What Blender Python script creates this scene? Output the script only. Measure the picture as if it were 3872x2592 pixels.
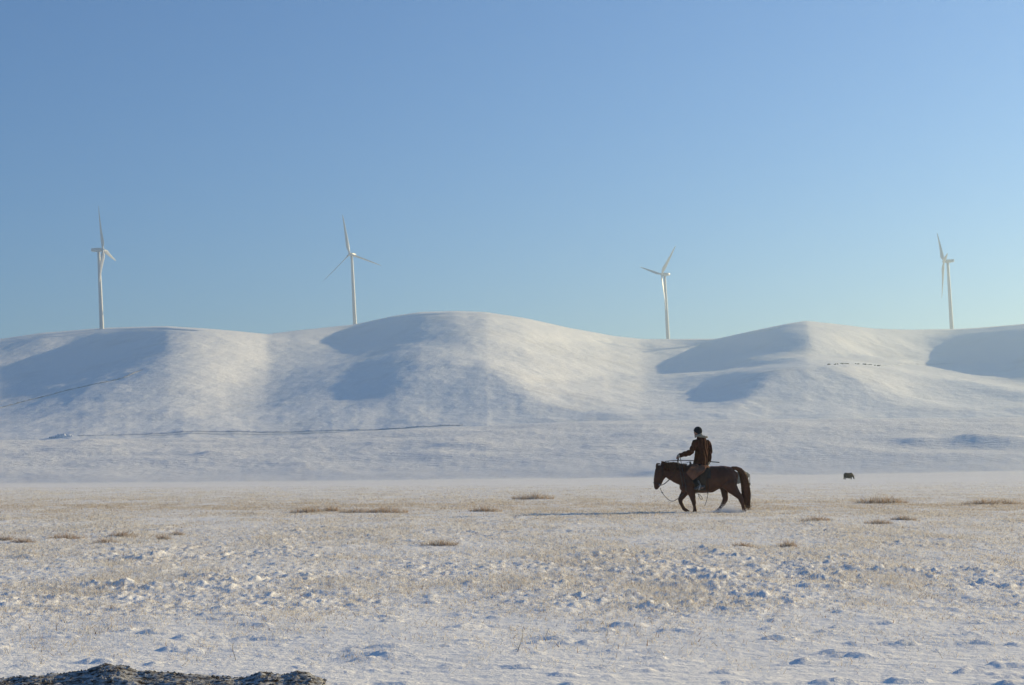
import bpy, bmesh, math, random
import numpy as np
from mathutils import Vector, Matrix

random.seed(7)
RNG = np.random.default_rng(11)
sc = bpy.context.scene
for o in list(bpy.data.objects):
    bpy.data.objects.remove(o)
C = sc.collection

# ------------------------------------------------------------------ camera, sky, sun, exposure
# The plain falls 2.9 degrees to the right (towers stand plumb): G turns "plain level" into true level.
SLOPE = math.radians(2.9)
G3 = Matrix.Rotation(SLOPE, 3, 'Y')
G4 = Matrix.Rotation(SLOPE, 4, 'Y')
HC = 1.2                                   # eye height over the plain
FULL_W, FULL_H = 3872.0, 2592.0
LENS = 50.0
F = LENS / 36.0 * FULL_W
HOR = 1775.0                               # picture row of the plain's horizon
PITCH = math.radians(1.8)
PROW = HOR - F * math.tan(PITCH)           # picture row of the optical axis (lens shifted up)

cam_data = bpy.data.cameras.new('camera')
cam = bpy.data.objects.new('camera', cam_data)
C.objects.link(cam)
cam_data.lens = LENS
cam_data.sensor_width = 36.0
cam_data.sensor_fit = 'HORIZONTAL'
cam_data.shift_y = (PROW - FULL_H / 2) / FULL_W
cam_data.clip_start = 0.1
cam_data.clip_end = 60000.0
cam.matrix_world = Matrix.Translation(G3 @ Vector((0, 0, HC))) @ G4 @ Matrix.Rotation(math.pi / 2 + PITCH, 4, 'X')
sc.camera = cam

SUN_AZ, SUN_EL = math.radians(57), math.radians(16.5)      # right of the view direction, over the plain
sun_plain = Vector((math.sin(SUN_AZ) * math.cos(SUN_EL), math.cos(SUN_AZ) * math.cos(SUN_EL), math.sin(SUN_EL)))
sun_dir = (G3 @ sun_plain).normalized()
sun_data = bpy.data.lights.new('sun', 'SUN')
sun_data.energy = 5.0
sun_data.angle = math.radians(0.55)
sun_data.color = (1.0, 0.80, 0.45)
sun = bpy.data.objects.new('sun', sun_data)
C.objects.link(sun)
sun.rotation_euler = sun_dir.to_track_quat('Z', 'Y').to_euler()
sun.location = (300, 200, 300)

world = bpy.data.worlds.new('World')
sc.world = world
world.use_nodes = True
wn = world.node_tree
bg = wn.nodes['Background']
sky = wn.nodes.new('ShaderNodeTexSky')
sky.sky_type = 'NISHITA'
sky.sun_disc = False
sky.sun_elevation = math.asin(sun_dir.z)
sky.sun_rotation = math.atan2(sun_dir.x, sun_dir.y)
sky.altitude = 1200
sky.air_density = 1.3
sky.dust_density = 0.1
sky.ozone_density = 8.0
wn.links.new(sky.outputs[0], bg.inputs[0])
bg.inputs[1].default_value = 0.097

sc.view_settings.view_transform = 'Standard'
sc.view_settings.look = 'None'
sc.view_settings.gamma = 1.0
sc.view_settings.use_curve_mapping = False
sc.view_settings.exposure = 0.60
sc.render.engine = 'CYCLES'
sc.cycles.max_bounces = 6
sc.cycles.volume_bounces = 0

# ------------------------------------------------------------------ helpers
def ray(px, py):
    X = (np.asarray(px, float) - FULL_W / 2) / F
    Y = (PROW - np.asarray(py, float)) / F
    cp, sp = math.cos(PITCH), math.sin(PITCH)
    return X, cp - Y * sp, sp + Y * cp
def plain_point(px, py, d):
    """point at forward distance d seen at picture position px, py (plain frame)"""
    a, b, c = ray(px, py)
    k = np.asarray(d, float) / b
    return a * k, b * k, HC + c * k
def smooth(a, b, x):
    t = np.clip((np.asarray(x, float) - a) / (b - a), 0, 1)
    return t * t * (3 - 2 * t)
def to_world(v):
    """array of plain-frame points -> world"""
    return v @ np.array(G3).T

_perm = {}
def perlin(x, y, seed=0):
    if seed not in _perm:
        r = np.random.default_rng(1000 + seed)
        p = r.permutation(4096)
        ang = r.random(4096) * 2 * math.pi
        _perm[seed] = (p, np.cos(ang), np.sin(ang))
    p, gx, gy = _perm[seed]
    xi = np.floor(x).astype(np.int64); yi = np.floor(y).astype(np.int64)
    xf = x - xi; yf = y - yi
    u = xf * xf * xf * (xf * (xf * 6 - 15) + 10)
    v = yf * yf * yf * (yf * (yf * 6 - 15) + 10)
    def g(ix, iy, dx, dy):
        h = p[(p[ix & 4095] + iy) & 4095]
        return gx[h] * dx + gy[h] * dy
    a = g(xi, yi, xf, yf); b = g(xi + 1, yi, xf - 1, yf)
    c = g(xi, yi + 1, xf, yf - 1); d = g(xi + 1, yi + 1, xf - 1, yf - 1)
    return (a + (b - a) * u) * (1 - v) + (c + (d - c) * u) * v
def fbm(x, y, n, seed=0, gain=0.5):
    s = 0; a = 1.0
    for i in range(n):
        s = s + a * perlin(x * 2 ** i + 13.7 * i, y * 2 ** i - 7.1 * i, seed + i)
        a *= gain
    return s

def np_mesh(name, verts, faces, smooth_shade=True):
    """faces: (n,3) or (n,4) int array"""
    me = bpy.data.meshes.new(name)
    verts = np.asarray(verts, np.float32); faces = np.asarray(faces, np.int32)
    n, k = faces.shape
    me.vertices.add(len(verts)); me.vertices.foreach_set('co', verts.ravel())
    me.loops.add(n * k); me.loops.foreach_set('vertex_index', faces.ravel())
    me.polygons.add(n)
    me.polygons.foreach_set('loop_start', np.arange(0, n * k, k, dtype=np.int32))
    me.update(calc_edges=True)
    me.polygons.foreach_set('use_smooth', np.full(n, smooth_shade))
    me.validate()
    return me
def grid_faces(nr, nc):
    i = np.arange(nr - 1)[:, None] * nc + np.arange(nc - 1)[None, :]
    i = i.ravel()
    return np.stack([i, i + 1, i + nc + 1, i + nc], 1)
def obj(name, me, material=None, parent=None):
    o = bpy.data.objects.new(name, me)
    C.objects.link(o)
    if material is not None and me is not None:
        me.materials.clear(); me.materials.append(material)
    if parent is not None:
        o.parent = parent
    return o
def tag(o, label=None, cat=None, group=None, kind=None):
    if label: o['label'] = label
    if cat: o['category'] = cat
    if group: o['group'] = group
    if kind: o['kind'] = kind
    return o
def thing(name, label, cat, matrix, group=None):
    o = bpy.data.objects.new(name, None)
    C.objects.link(o)
    o.empty_display_size = 0.2
    o.matrix_world = matrix
    return tag(o, label, cat, group)

# --- materials
def mat(name, color, rough=0.7, var=0.25, scale=8.0, spec=0.3, bump=0.0, bump_scale=40.0, color2=None, sheen=0.0):
    m = bpy.data.materials.new(name); m.use_nodes = True
    nt = m.node_tree; b = nt.nodes['Principled BSDF']
    b.inputs['Roughness'].default_value = rough
    b.inputs['Specular IOR Level'].default_value = spec
    tc = nt.nodes.new('ShaderNodeTexCoord')
    n = nt.nodes.new('ShaderNodeTexNoise'); n.inputs['Scale'].default_value = scale; n.inputs['Detail'].default_value = 5
    nt.links.new(tc.outputs['Object'], n.inputs['Vector'])
    r = nt.nodes.new('ShaderNodeValToRGB')
    c = Vector(color)
    lo = c * (1 - var); hi = Vector(color2) if color2 else c * (1 + var)
    r.color_ramp.elements[0].position = 0.3; r.color_ramp.elements[1].position = 0.7
    r.color_ramp.elements[0].color = (*lo, 1); r.color_ramp.elements[1].color = (*hi, 1)
    nt.links.new(n.outputs['Fac'], r.inputs['Fac'])
    nt.links.new(r.outputs['Color'], b.inputs['Base Color'])
    if sheen:
        b.inputs['Sheen Weight'].default_value = sheen
        b.inputs['Sheen Roughness'].default_value = 0.4
        b.inputs['Sheen Tint'].default_value = (min(1, color[0] * 5), min(1, color[1] * 5), min(1, color[2] * 5), 1)
    if bump:
        n2 = nt.nodes.new('ShaderNodeTexNoise'); n2.inputs['Scale'].default_value = bump_scale; n2.inputs['Detail'].default_value = 4
        nt.links.new(tc.outputs['Object'], n2.inputs['Vector'])
        bp = nt.nodes.new('ShaderNodeBump'); bp.inputs['Strength'].default_value = bump; bp.inputs['Distance'].default_value = 0.02
        nt.links.new(n2.outputs['Fac'], bp.inputs['Height'])
        nt.links.new(bp.outputs['Normal'], b.inputs['Normal'])
    return m

def snow_material(name, grass_from=None, bump_list=(), clean=(0.90, 0.89, 0.875), tint=(0.50, 0.40, 0.27), tint_amount=0.0, tint_scale=0.6):
    m = bpy.data.materials.new(name); m.use_nodes = True
    nt = m.node_tree; b = nt.nodes['Principled BSDF']; L = nt.links.new
    b.inputs['Roughness'].default_value = 0.75
    b.inputs['Specular IOR Level'].default_value = 0.15
    geo = nt.nodes.new('ShaderNodeNewGeometry')
    at = nt.nodes.new('ShaderNodeAttribute'); at.attribute_name = 'stubble'
    n1 = nt.nodes.new('ShaderNodeTexNoise'); n1.inputs['Scale'].default_value = tint_scale; n1.inputs['Detail'].default_value = 8; n1.inputs['Roughness'].default_value = 0.7
    L(geo.outputs['Position'], n1.inputs['Vector'])
    mr = nt.nodes.new('ShaderNodeMapRange'); mr.inputs['From Min'].default_value = 0.42; mr.inputs['From Max'].default_value = 0.68
    L(n1.outputs['Fac'], mr.inputs['Value'])
    mul = nt.nodes.new('ShaderNodeMath'); mul.operation = 'MULTIPLY'
    L(mr.outputs[0], mul.inputs[0]); L(at.outputs['Fac'], mul.inputs[1])
    mul2 = nt.nodes.new('ShaderNodeMath'); mul2.operation = 'MULTIPLY'; mul2.inputs[1].default_value = tint_amount
    L(mul.outputs[0], mul2.inputs[0])
    mix = nt.nodes.new('ShaderNodeMix'); mix.data_type = 'RGBA'
    mix.inputs[6].default_value = (*clean, 1); mix.inputs[7].default_value = (*tint, 1)
    L(mul2.outputs[0], mix.inputs[0])
    L(mix.outputs[2], b.inputs['Base Color'])
    prev = None
    fa = nt.nodes.new('ShaderNodeAttribute'); fa.attribute_name = 'far'
    for sc_, dist, stretch, far in bump_list:
        mp = nt.nodes.new('ShaderNodeMapping'); mp.inputs['Scale'].default_value = (sc_ * stretch, sc_, sc_)
        L(geo.outputs['Position'], mp.inputs['Vector'])
        nz = nt.nodes.new('ShaderNodeTexNoise'); nz.inputs['Scale'].default_value = 1.0; nz.inputs['Detail'].default_value = 6; nz.inputs['Roughness'].default_value = 0.6
        L(mp.outputs[0], nz.inputs['Vector'])
        bp = nt.nodes.new('ShaderNodeBump'); bp.inputs['Strength'].default_value = 1.0; bp.inputs['Distance'].default_value = dist
        if far:
            fm = nt.nodes.new('ShaderNodeMath'); fm.operation = 'MULTIPLY'
            L(nz.outputs['Fac'], fm.inputs[0]); L(fa.outputs['Fac'], fm.inputs[1]); L(fm.outputs[0], bp.inputs['Height'])
        else:
            L(nz.outputs['Fac'], bp.inputs['Height'])
        if prev is not None:
            L(prev.outputs['Normal'], bp.inputs['Normal'])
        prev = bp
    if prev is not None:
        L(prev.outputs['Normal'], b.inputs['Normal'])
    return m

# ------------------------------------------------------------------ the terrain
OV = FULL_W / 2342.0                        # overview measurements (2342 px wide) -> photograph pixels
def curve(pts, blur=0.0):
    """smooth function of the picture column (overview px) through control points"""
    pts = np.array(pts, float)
    g = np.linspace(-2500, 5000, 3751)
    v = np.interp(g, pts[:, 0], pts[:, 1])
    if blur:
        k = int(blur * 3 / 2) | 1
        w = np.exp(-0.5 * ((np.arange(-k, k + 1) * 2) / blur) ** 2); w /= w.sum()
        v = np.convolve(np.pad(v, k, mode='edge'), w, mode='valid')
    return lambda x: np.interp(x, g, v)

edge_row = curve([(-600, 1108), (0, 1105), (700, 1100), (1500, 1091), (1900, 1085), (2342, 1077), (3000, 1070)], 60)
bank_row = curve([(-700, 1008), (0, 1006), (600, 1000), (1000, 977), (1400, 962), (1800, 958), (2342, 955), (3000, 955)], 50)
D_EDGE, D_BANK, D_SEAM = 300.0, 405.0, 520.0

def col_of(x, y):
    """overview column of a plain-frame location"""
    return (F * (x / np.maximum(y, 1.0)) * math.cos(PITCH) + FULL_W / 2) / OV
def z_at_row(row_ov, d):
    a, b, c = ray(FULL_W / 2, np.asarray(row_ov) * OV)
    return HC + c / b * d

def ground_base(x, y):
    col = np.clip(col_of(x, np.maximum(y, 20)), -1500, 3800)
    ze = z_at_row(edge_row(col), D_EDGE)
    zb = z_at_row(bank_row(col), D_BANK)
    z = ze * smooth(45, 300, y) - 0.42 * np.exp(-((y - 205) / 55) ** 2) * smooth(-25, 40, x)
    t = np.clip((y - 285) / (D_BANK - 285), 0, 1)
    z = z + (zb - ze) * (1.4 * t - 0.4 * t * t) * (y > 285)
    z = z - 0.06 * np.maximum(y - D_BANK, 0)
    return z

def roughness(x, y):
    """0..1 how hummocky / tufted the snow is"""
    m = smooth(-0.25, 0.35, fbm(x * 0.22, y * 0.16, 3, 40))
    near = smooth(9.5, 15.0, y + 4.0 * fbm(x * 0.35, y * 0.3, 3, 50))
    return near * (0.34 + 0.7 * m * (0.4 + 0.6 * smooth(-0.3, 0.3, fbm(x * 0.9, y * 0.6, 2, 44)))) + 0.06

def ground_detail(x, y):
    r = roughness(x, y)
    # wind shaped hummocks round grass tufts
    h1 = fbm(x * 1.5, y * 1.2, 3, 3)
    h2 = fbm(x * 4.6 + 5, y * 3.6, 3, 9)
    h3 = fbm(x * 13.0, y * 10.0, 2, 15, 0.6)
    h4 = perlin(x * 34.0, y * 27.0, 19)
    bil = np.maximum(h1 - 0.10, 0) * 0.050 + np.maximum(h2 - 0.08, 0) * 0.050 + np.maximum(h3, 0) * 0.020
    fade = 1 - 0.72 * smooth(28, 48, y)
    z = bil * r * fade * (1 + 0.55 * np.exp(-((y - 16) / 6) ** 2))
    z = z + (0.013 * h3 + 0.008 * h4) * r * fade
    # open drifts and small wind ripples
    z = z + 0.03 * fbm(x * 0.6, y * 0.5, 2, 22) * (1 - smooth(100, 200, y))
    sas = np.maximum(fbm(x * 1.6, y * 4.2, 4, 27, 0.6) - 0.30, 0)
    z = z + sas * 0.075 * (1 - 0.8 * r) * (1 - smooth(20, 40, y))
    z = z + 0.0022 * fbm(x * 20, y * 26, 2, 31) * (1 - smooth(16, 30, y))
    # scrubby slope beyond the plain: hollows and small swells
    s = smooth(270, 320, y)
    z = z + s * (0.75 * fbm(x * 0.035, y * 0.05, 4, 60) + 0.10 * fbm(x * 0.4, y * 0.3, 2, 66)) * (1 - 0.6 * smooth(388, 406, y))
    return z

# hollows and low swells seen as isolated blue shadows on the slope (overview px, row, width px, strength)
HOLLOWS = [(185, 1023, 55, 1.0), (40, 1080, 35, .7), (110, 1058, 45, .6), (150, 1066, 35, .6), (460, 1076, 70, 1.1), (720, 1021, 45, .5),
           (1420, 1033, 50, .6), (1000, 1062, 60, .7), (1340, 1068, 50, .6), (1775, 1032, 45, .6), (2080, 1057, 75, 1.1), (2200, 1054, 90, 1.3), (680, 1098, 60, .6)]
_hol = []
for hx, hy, hw, hs in HOLLOWS:
    d = 310 + (float(edge_row(hx)) - hy) / (float(edge_row(hx)) - float(bank_row(hx))) * 95
    X, Y, _ = plain_point(hx * OV, hy * OV, d)
    _hol.append((float(X), float(Y), hw * OV / F * d, hs))
# low cut bank at the foot of the slope, left of the horse's head, and swells about the plain
_hol.append((float(plain_point(1490 * OV, 1790, 285)[0]), 285.0, 9.0, 0.9))

def ground_z(x, y):
    x = np.asarray(x, float); y = np.asarray(y, float)
    z = ground_base(x, y) + ground_detail(x, y)
    for hx, hy, hw, hs in _hol:
        # a swell whose left flank drops steeply: sunlit right, shaded left
        u = (x - hx) / hw; v = (y - hy) / (hw * 0.75)
        z = z + hs * 0.95 * hw * 0.13 * np.exp(-v * v) * np.where(u < 0.35, np.exp(-((u - 0.35) / 0.55) ** 2), np.exp(-((u - 0.35) / 1.6) ** 2))
    return z

# columns shared by plain and hills (tangent of the azimuth), rows by distance
fine = np.linspace(-0.425, 0.425, 801)
left = -0.425 - np.cumsum(0.0012 * 1.10 ** np.arange(60))
left = left[left > -2.6]
COLS = np.concatenate([left[::-1], fine, -left])
def rows_plain():
    r = [-60.0, -30, -12, -3, 1.5, 4.0, 5.5, 6.5]
    y = 7.0
    while y < D_SEAM:
        r.append(y)
        y += 0.0044 * y if y < 50 else (0.0075 * y if y < 240 else 0.0065 * y)
    r.append(D_SEAM)
    return np.array(r)
RP = rows_plain()
Y2 = np.repeat(RP[:, None], len(COLS), 1)
X2 = COLS[None, :] * (np.maximum(Y2, 0) * 0.985 + 2.5 * (1 - smooth(20, 300, Y2)) + 6 * (Y2 < 3))
X2 = np.where(Y2 < 3, COLS[None, :] * np.maximum(30, 0), X2)
Z2 = ground_z(X2, Y2)
X2[-1] = COLS * D_SEAM * 0.985
Z2[-1] = ground_z(X2[-1], Y2[-1])
gv = to_world(np.stack([X2.ravel(), Y2.ravel(), Z2.ravel()], 1))
ground_me = np_mesh('ground', gv, grid_faces(*X2.shape))
st = roughness(X2, Y2) * smooth(12, 24, Y2) * (1 - 0.2 * smooth(60, 130, Y2)) * (1 - 0.5 * smooth(280, 320, Y2))
st = st * (0.7 + 0.5 * smooth(34, 42, Y2) * (1 - smooth(55, 80, Y2)))
a = ground_me.attributes.new('stubble', 'FLOAT', 'POINT'); a.data.foreach_set('value', st.ravel().astype(np.float32))
a = ground_me.attributes.new('far', 'FLOAT', 'POINT'); a.data.foreach_set('value', (0.30 * smooth(45, 80, Y2) + 0.70 * smooth(280, 320, Y2)).ravel().astype(np.float32))
M_SNOW = snow_material('snow_plain', clean=(0.89, 0.872, 0.84), bump_list=((0.9, 0.42, 0.45, True), (9.0, 0.03, 0.7, False), (60.0, 0.006, 0.8, False)), tint_amount=0.8, tint=(0.50, 0.41, 0.29), tint_scale=2.2)
ground = obj('ground', ground_me, M_SNOW)
tag(ground, kind='structure')

# --- hills: laid out from the skyline and the spurs seen in the photograph, each at its own distance
sky_row = curve([(-900, 830), (-300, 796), (0, 775), (100, 761), (230, 750.5), (380, 746.5), (460, 751), (540, 757), (610, 764.5), (700, 754), (811, 742.5),
                 (900, 723), (960, 714), (1040, 711), (1110, 714), (1200, 728), (1300, 750), (1400, 768), (1470, 776), (1540, 776.5), (1640, 775),
                 (1740, 753), (1800, 741), (1846, 734), (1900, 740), (2000, 752), (2080, 754), (2180, 753), (2260, 748), (2342, 741), (2500, 727), (2800, 735), (3400, 770)], 7)
sky_dist = curve([(-900, 1200), (0, 1255), (232, 1266), (450, 1240), (600, 1310), (811, 1404), (1000, 1345), (1150, 1345), (1450, 1500), (1528, 1516), (1620, 1460),
                  (1750, 1350), (1846, 1330), (2000, 1390), (2176, 1441), (2342, 1400), (2500, 1330), (3400, 1300)], 40)
crest_f = curve([(1100, 905), (1500, 862), (1700, 847), (1800, 840), (1900, 832.5), (1960, 832), (2040, 840), (2130, 854), (2230, 871), (2342, 886), (2600, 925), (3000, 950)], 14)
fold_r = curve([(1000, 745), (1440, 772), (1540, 797), (1700, 817), (1850, 821), (2000, 826), (2150, 828), (2342, 829), (3000, 835)], 10)
amt_f = curve([(1250, 0), (1750, 1), (3000, 1)], 60)
amt_r = curve([(1430, 0), (1560, 0.8), (1700, 2.0), (1890, 3.4), (2100, 1.6), (2300, 0.8), (3000, 0.8)], 40)

# spur: list of (row, column of its crest, nearness in m), reach to the left, reach to the right (overview px)
SPURS = [
    ([(742, 455, 150, 150), (770, 440, 190, 190), (800, 420, 205, 230), (835, 390, 200, 260), (862, 345, 180, 270), (885, 305, 155, 280), (930, 262, 100, 280), (1000, 220, 0, 280)], 1700, 0),
    ([(785, 880, 30, 190), (825, 865, 95, 190), (858, 845, 118, 200), (885, 815, 105, 220), (930, 780, 75, 240), (1000, 730, 0, 240)], 1700, 0),
    ([(708, 1030, 70, 250), (730, 1110, 110, 290), (760, 1155, 125, 300), (785, 1150, 105, 310), (970, 1100, 0, 310)], 1700, 0),
    ([(733, 1848, 120, 280), (755, 1868, 160, 320), (780, 1885, 170, 340), (805, 1890, 150, 350), (900, 1880, 60, 350)], 1200, 1),
    ([(730, 2420, 250, 250), (770, 2450, 290, 280), (800, 2465, 270, 290), (910, 2460, 0, 300)], 700, 0),
    ([(820, 1930, 40, 400), (850, 1985, 75, 430), (872, 2010, 85, 440), (895, 2000, 65, 440), (970, 1950, 0, 440)], 1500, 0),
]
def hat(t):
    t = np.clip(t, 0, 1)
    return (1 - t) ** 2 * (1 + 2 * t) * 0.45 + (1 - t) * 0.55
def hill_dist(c, row):
    """forward distance of the hillside seen at column c, row (overview px)"""
    top = sky_row(c); base = bank_row(c) + 12
    s = np.clip((base - row) / (base - top), 0, 1.0)
    jumps = 85 * amt_f(c) + 50 * amt_r(c)
    d = 520 + (sky_dist(c) - 520 - jumps) * s ** 0.85
    # valleys behind the front right hill and behind the dome's flank
    d = d + 85 * amt_f(c) * smooth(-2, 9, crest_f(c) - row) + 50 * amt_r(c) * smooth(-1, 8, fold_r(c) - row)
    behind = smooth(-3, 8, fold_r(c) - row)
    for pts, wr, gate in SPURS:
        p = np.array(pts, float)
        ax = np.interp(row, p[:, 0], p[:, 1])
        A = np.interp(row, p[:, 0], p[:, 2])
        A = A * 0.76
        wl = np.interp(row, p[:, 0], p[:, 3])
        if gate:
            A = A * behind
        e = c - ax
        soft = np.sqrt(e * e + 3000) - 54.8
        d = d - A * np.where(e < 0, hat(soft / wl), hat(soft / wr))
    # round the skyline off
    d = d + 55 * np.exp(-np.maximum(row - top, 0) / 2.2)
    return d

NR = 360
cols_ov = (F * COLS * 0.985 * math.cos(PITCH) + FULL_W / 2) / OV
seam_row = np.zeros(len(COLS))
zs = Z2[-1]; ys = np.full(len(COLS), D_SEAM)
# picture row of the seam
cp, sp = math.cos(PITCH), math.sin(PITCH)
fw = ys * cp + (zs - HC) * sp; up = -ys * sp + (zs - HC) * cp
seam_row = (PROW - F * up / fw) / OV
cc = np.clip(cols_ov, -2400, 4900)
S = np.linspace(0, 1, NR)[:, None] ** 0.9
ROW = seam_row[None, :] + (sky_row(cc) - seam_row)[None, :] * S
CC = np.repeat(cc[None, :], NR, 0)
DD = hill_dist(CC, ROW)
# blur along rows a little so creases stay soft
def blur_axis(a, n, axis):
    k = np.hanning(2 * n + 3)[1:-1]; k /= k.sum()
    pad = [(0, 0), (0, 0)]; pad[axis] = (n, n)
    b = np.pad(a, pad, mode='edge')
    return np.apply_along_axis(lambda v: np.convolve(v, k, mode='valid'), axis, b)
DD = blur_axis(DD, 14, 1)
DD[:-6] = blur_axis(DD, 7, 0)[:-6]
blend = smooth(0, 0.05, np.linspace(0, 1, NR))[:, None]
DD = D_SEAM * (1 - blend) + DD * blend
for i in range(1, NR):
    DD[i] = np.maximum(DD[i], DD[i - 1] + 1.35 * np.abs(ROW[i] - ROW[i - 1]))
DD[:-8] = blur_axis(blur_axis(DD, 16, 1), 9, 0)[:-8]
tanx = COLS[None, :] * 0.985
_, rb, rc = ray(FULL_W / 2, ROW * OV)
HX = tanx * DD; HY = DD.copy(); HZ = HC + rc / rb * DD
HX[0] = X2[-1]; HY[0] = Y2[-1]; HZ[0] = Z2[-1]
def hill_noise(x, y):
    n = 2.0 * fbm(x / 110, y / 160, 3, 70) + 0.75 * np.maximum(fbm(x / 30, y / 70, 3, 75) - 0.05, -0.22) + 0.17 * fbm(x / 7, y / 14, 2, 80)
    return n
HZ = HZ + hill_noise(HX, HY) * smooth(0, 0.05, np.linspace(0, 1, NR))[:, None] * (1 - 0.75 * smooth(0.93, 1, np.linspace(0, 1, NR))[:, None])
# the far side of the skyline, falling away
bx, by, bz = [], [], []
for k, (dy, dz) in enumerate([(12, -0.4), (30, -2.5), (70, -9), (140, -24), (300, -60), (600, -100)]):
    by.append(HY[-1] + dy); bx.append(tanx[0] * by[-1]); bz.append(HZ[-1] + dz)
HX = np.vstack([HX, bx]); HY = np.vstack([HY, by]); HZ = np.vstack([HZ, bz])
hv = to_world(np.stack([HX.ravel(), HY.ravel(), HZ.ravel()], 1))
hills_me = np_mesh('hills', hv, grid_faces(*HX.shape))
hs_ = smooth(-0.1, 0.5, fbm(HX / 60, HY / 90, 3, 90))
a = hills_me.attributes.new('stubble', 'FLOAT', 'POINT'); a.data.foreach_set('value', hs_.ravel().astype(np.float32))
M_HILL = snow_material('snow_hills', bump_list=((0.10, 0.7, 0.8, False), (0.6, 0.28, 0.8, False)), tint_amount=0.22, tint=(0.42, 0.36, 0.28), tint_scale=0.05)
hills = obj('hills', hills_me, M_HILL)
tag(hills, kind='structure')

from mathutils.bvhtree import BVHTree
def hill_point(c, row, lift=0.0):
    """plain-frame point on the hillside seen at overview column c, row: nearest grid sample"""
    j = int(np.argmin(np.abs(cols_ov - c)))
    i = int(np.argmin(np.abs(ROW[:, j] - row)))
    return Vector((HX[i, j], HY[i, j], HZ[i, j] + lift))
# ------------------------------------------------------------------ mesh builders for animals, rider and gear
def tube_bm(bm, pts, ra, rb=None, up=(0, 1, 0), seg=12, round_ends=True):
    """closed tube along pts; ra = radii along the 'up' side axis, rb = radii across it"""
    pts = [Vector(p) for p in pts]
    n = len(pts)
    ra = [ra] * n if not hasattr(ra, '__len__') else list(ra)
    rb = list(ra) if rb is None else ([rb] * n if not hasattr(rb, '__len__') else list(rb))
    up = Vector(up)
    if round_ends:
        t0 = (pts[0] - pts[1]).normalized(); t1 = (pts[-1] - pts[-2]).normalized()
        m0 = min(ra[0], rb[0]); m1 = min(ra[-1], rb[-1])
        pts = [pts[0] + t0 * m0 * 0.75, pts[0] + t0 * m0 * 0.5] + pts + [pts[-1] + t1 * m1 * 0.5, pts[-1] + t1 * m1 * 0.75]
        ra = [ra[0] * 0.45, ra[0] * 0.8] + ra + [ra[-1] * 0.8, ra[-1] * 0.45]
        rb = [rb[0] * 0.45, rb[0] * 0.8] + rb + [rb[-1] * 0.8, rb[-1] * 0.45]
    n = len(pts)
    rings = []
    for i, p in enumerate(pts):
        t = (pts[min(i + 1, n - 1)] - pts[max(i - 1, 0)]).normalized()
        a = up - up.dot(t) * t
        if a.length < 1e-4:
            a = Vector((1, 0, 0)) - t.x * t
        a.normalize()
        b = t.cross(a)
        rings.append([bm.verts.new(p + a * math.cos(2 * math.pi * k / seg) * ra[i] + b * math.sin(2 * math.pi * k / seg) * rb[i]) for k in range(seg)])
    for i in range(n - 1):
        for k in range(seg):
            bm.faces.new((rings[i][k], rings[i][(k + 1) % seg], rings[i + 1][(k + 1) % seg], rings[i + 1][k]))
    bm.faces.new(rings[0][::-1]); bm.faces.new(rings[-1])
    return bm
def ellipsoid_bm(bm, c, r, rot=None, seg=16):
    m = Matrix.Translation(c) @ (rot.to_4x4() if rot else Matrix.Identity(4)) @ Matrix.Diagonal((*r, 1))
    bmesh.ops.create_uvsphere(bm, u_segments=seg, v_segments=seg // 2 + 2, radius=1.0, matrix=m)
def mesh_of(bm, name, smooth_shade=True):
    bmesh.ops.recalc_face_normals(bm, faces=bm.faces)
    me = bpy.data.meshes.new(name)
    bm.to_mesh(me); bm.free()
    if smooth_shade:
        me.polygons.foreach_set('use_smooth', [True] * len(me.polygons))
    return me
def fuse(bm, name, voxel, iters=6, factor=0.5):
    """one continuous skin round all the closed pieces in bm"""
    me = mesh_of(bm, name + '_raw')
    o = bpy.data.objects.new(name + '_raw', me); C.objects.link(o)
    r = o.modifiers.new('r', 'REMESH'); r.mode = 'VOXEL'; r.voxel_size = voxel
    s = o.modifiers.new('s', 'SMOOTH'); s.factor = factor; s.iterations = iters
    dg = bpy.context.evaluated_depsgraph_get(); dg.update()
    out = bpy.data.meshes.new_from_object(o.evaluated_get(dg))
    out.name = name
    bpy.data.objects.remove(o); bpy.data.meshes.remove(me)
    out.polygons.foreach_set('use_smooth', [True] * len(out.polygons))
    return out
def wobble(me, amp, scale, seed=0):
    """uneven surface: folds, hair clumps"""
    n = len(me.vertices)
    co = np.empty(n * 3, np.float32); me.vertices.foreach_get('co', co); co = co.reshape(-1, 3)
    no = np.empty(n * 3, np.float32); me.vertices.foreach_get('normal', no); no = no.reshape(-1, 3)
    d = perlin(co[:, 0] * scale + co[:, 1] * scale * .7, co[:, 2] * scale - co[:, 1] * scale * .6, 200 + seed)
    me.vertices.foreach_set('co', (co + no * (d * amp)[:, None]).ravel()); me.update()
def catmull(pts, n=8):
    pts = [Vector(p) for p in pts]
    P = [pts[0] * 2 - pts[1]] + pts + [pts[-1] * 2 - pts[-2]]
    out = []
    for i in range(1, len(P) - 2):
        for k in range(n):
            t = k / n
            out.append(0.5 * ((2 * P[i]) + (P[i + 1] - P[i - 1]) * t + (2 * P[i - 1] - 5 * P[i] + 4 * P[i + 1] - P[i + 2]) * t * t + (3 * P[i] - P[i - 1] - 3 * P[i + 1] + P[i + 2]) * t ** 3))
    out.append(pts[-1])
    return out
def cord_mesh(name, paths, r, seg=6):
    bm = bmesh.new()
    for p in paths:
        q = catmull(p, 7)
        tube_bm(bm, q, [r] * len(q), seg=seg, round_ends=False)
    return mesh_of(bm, name)
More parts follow.
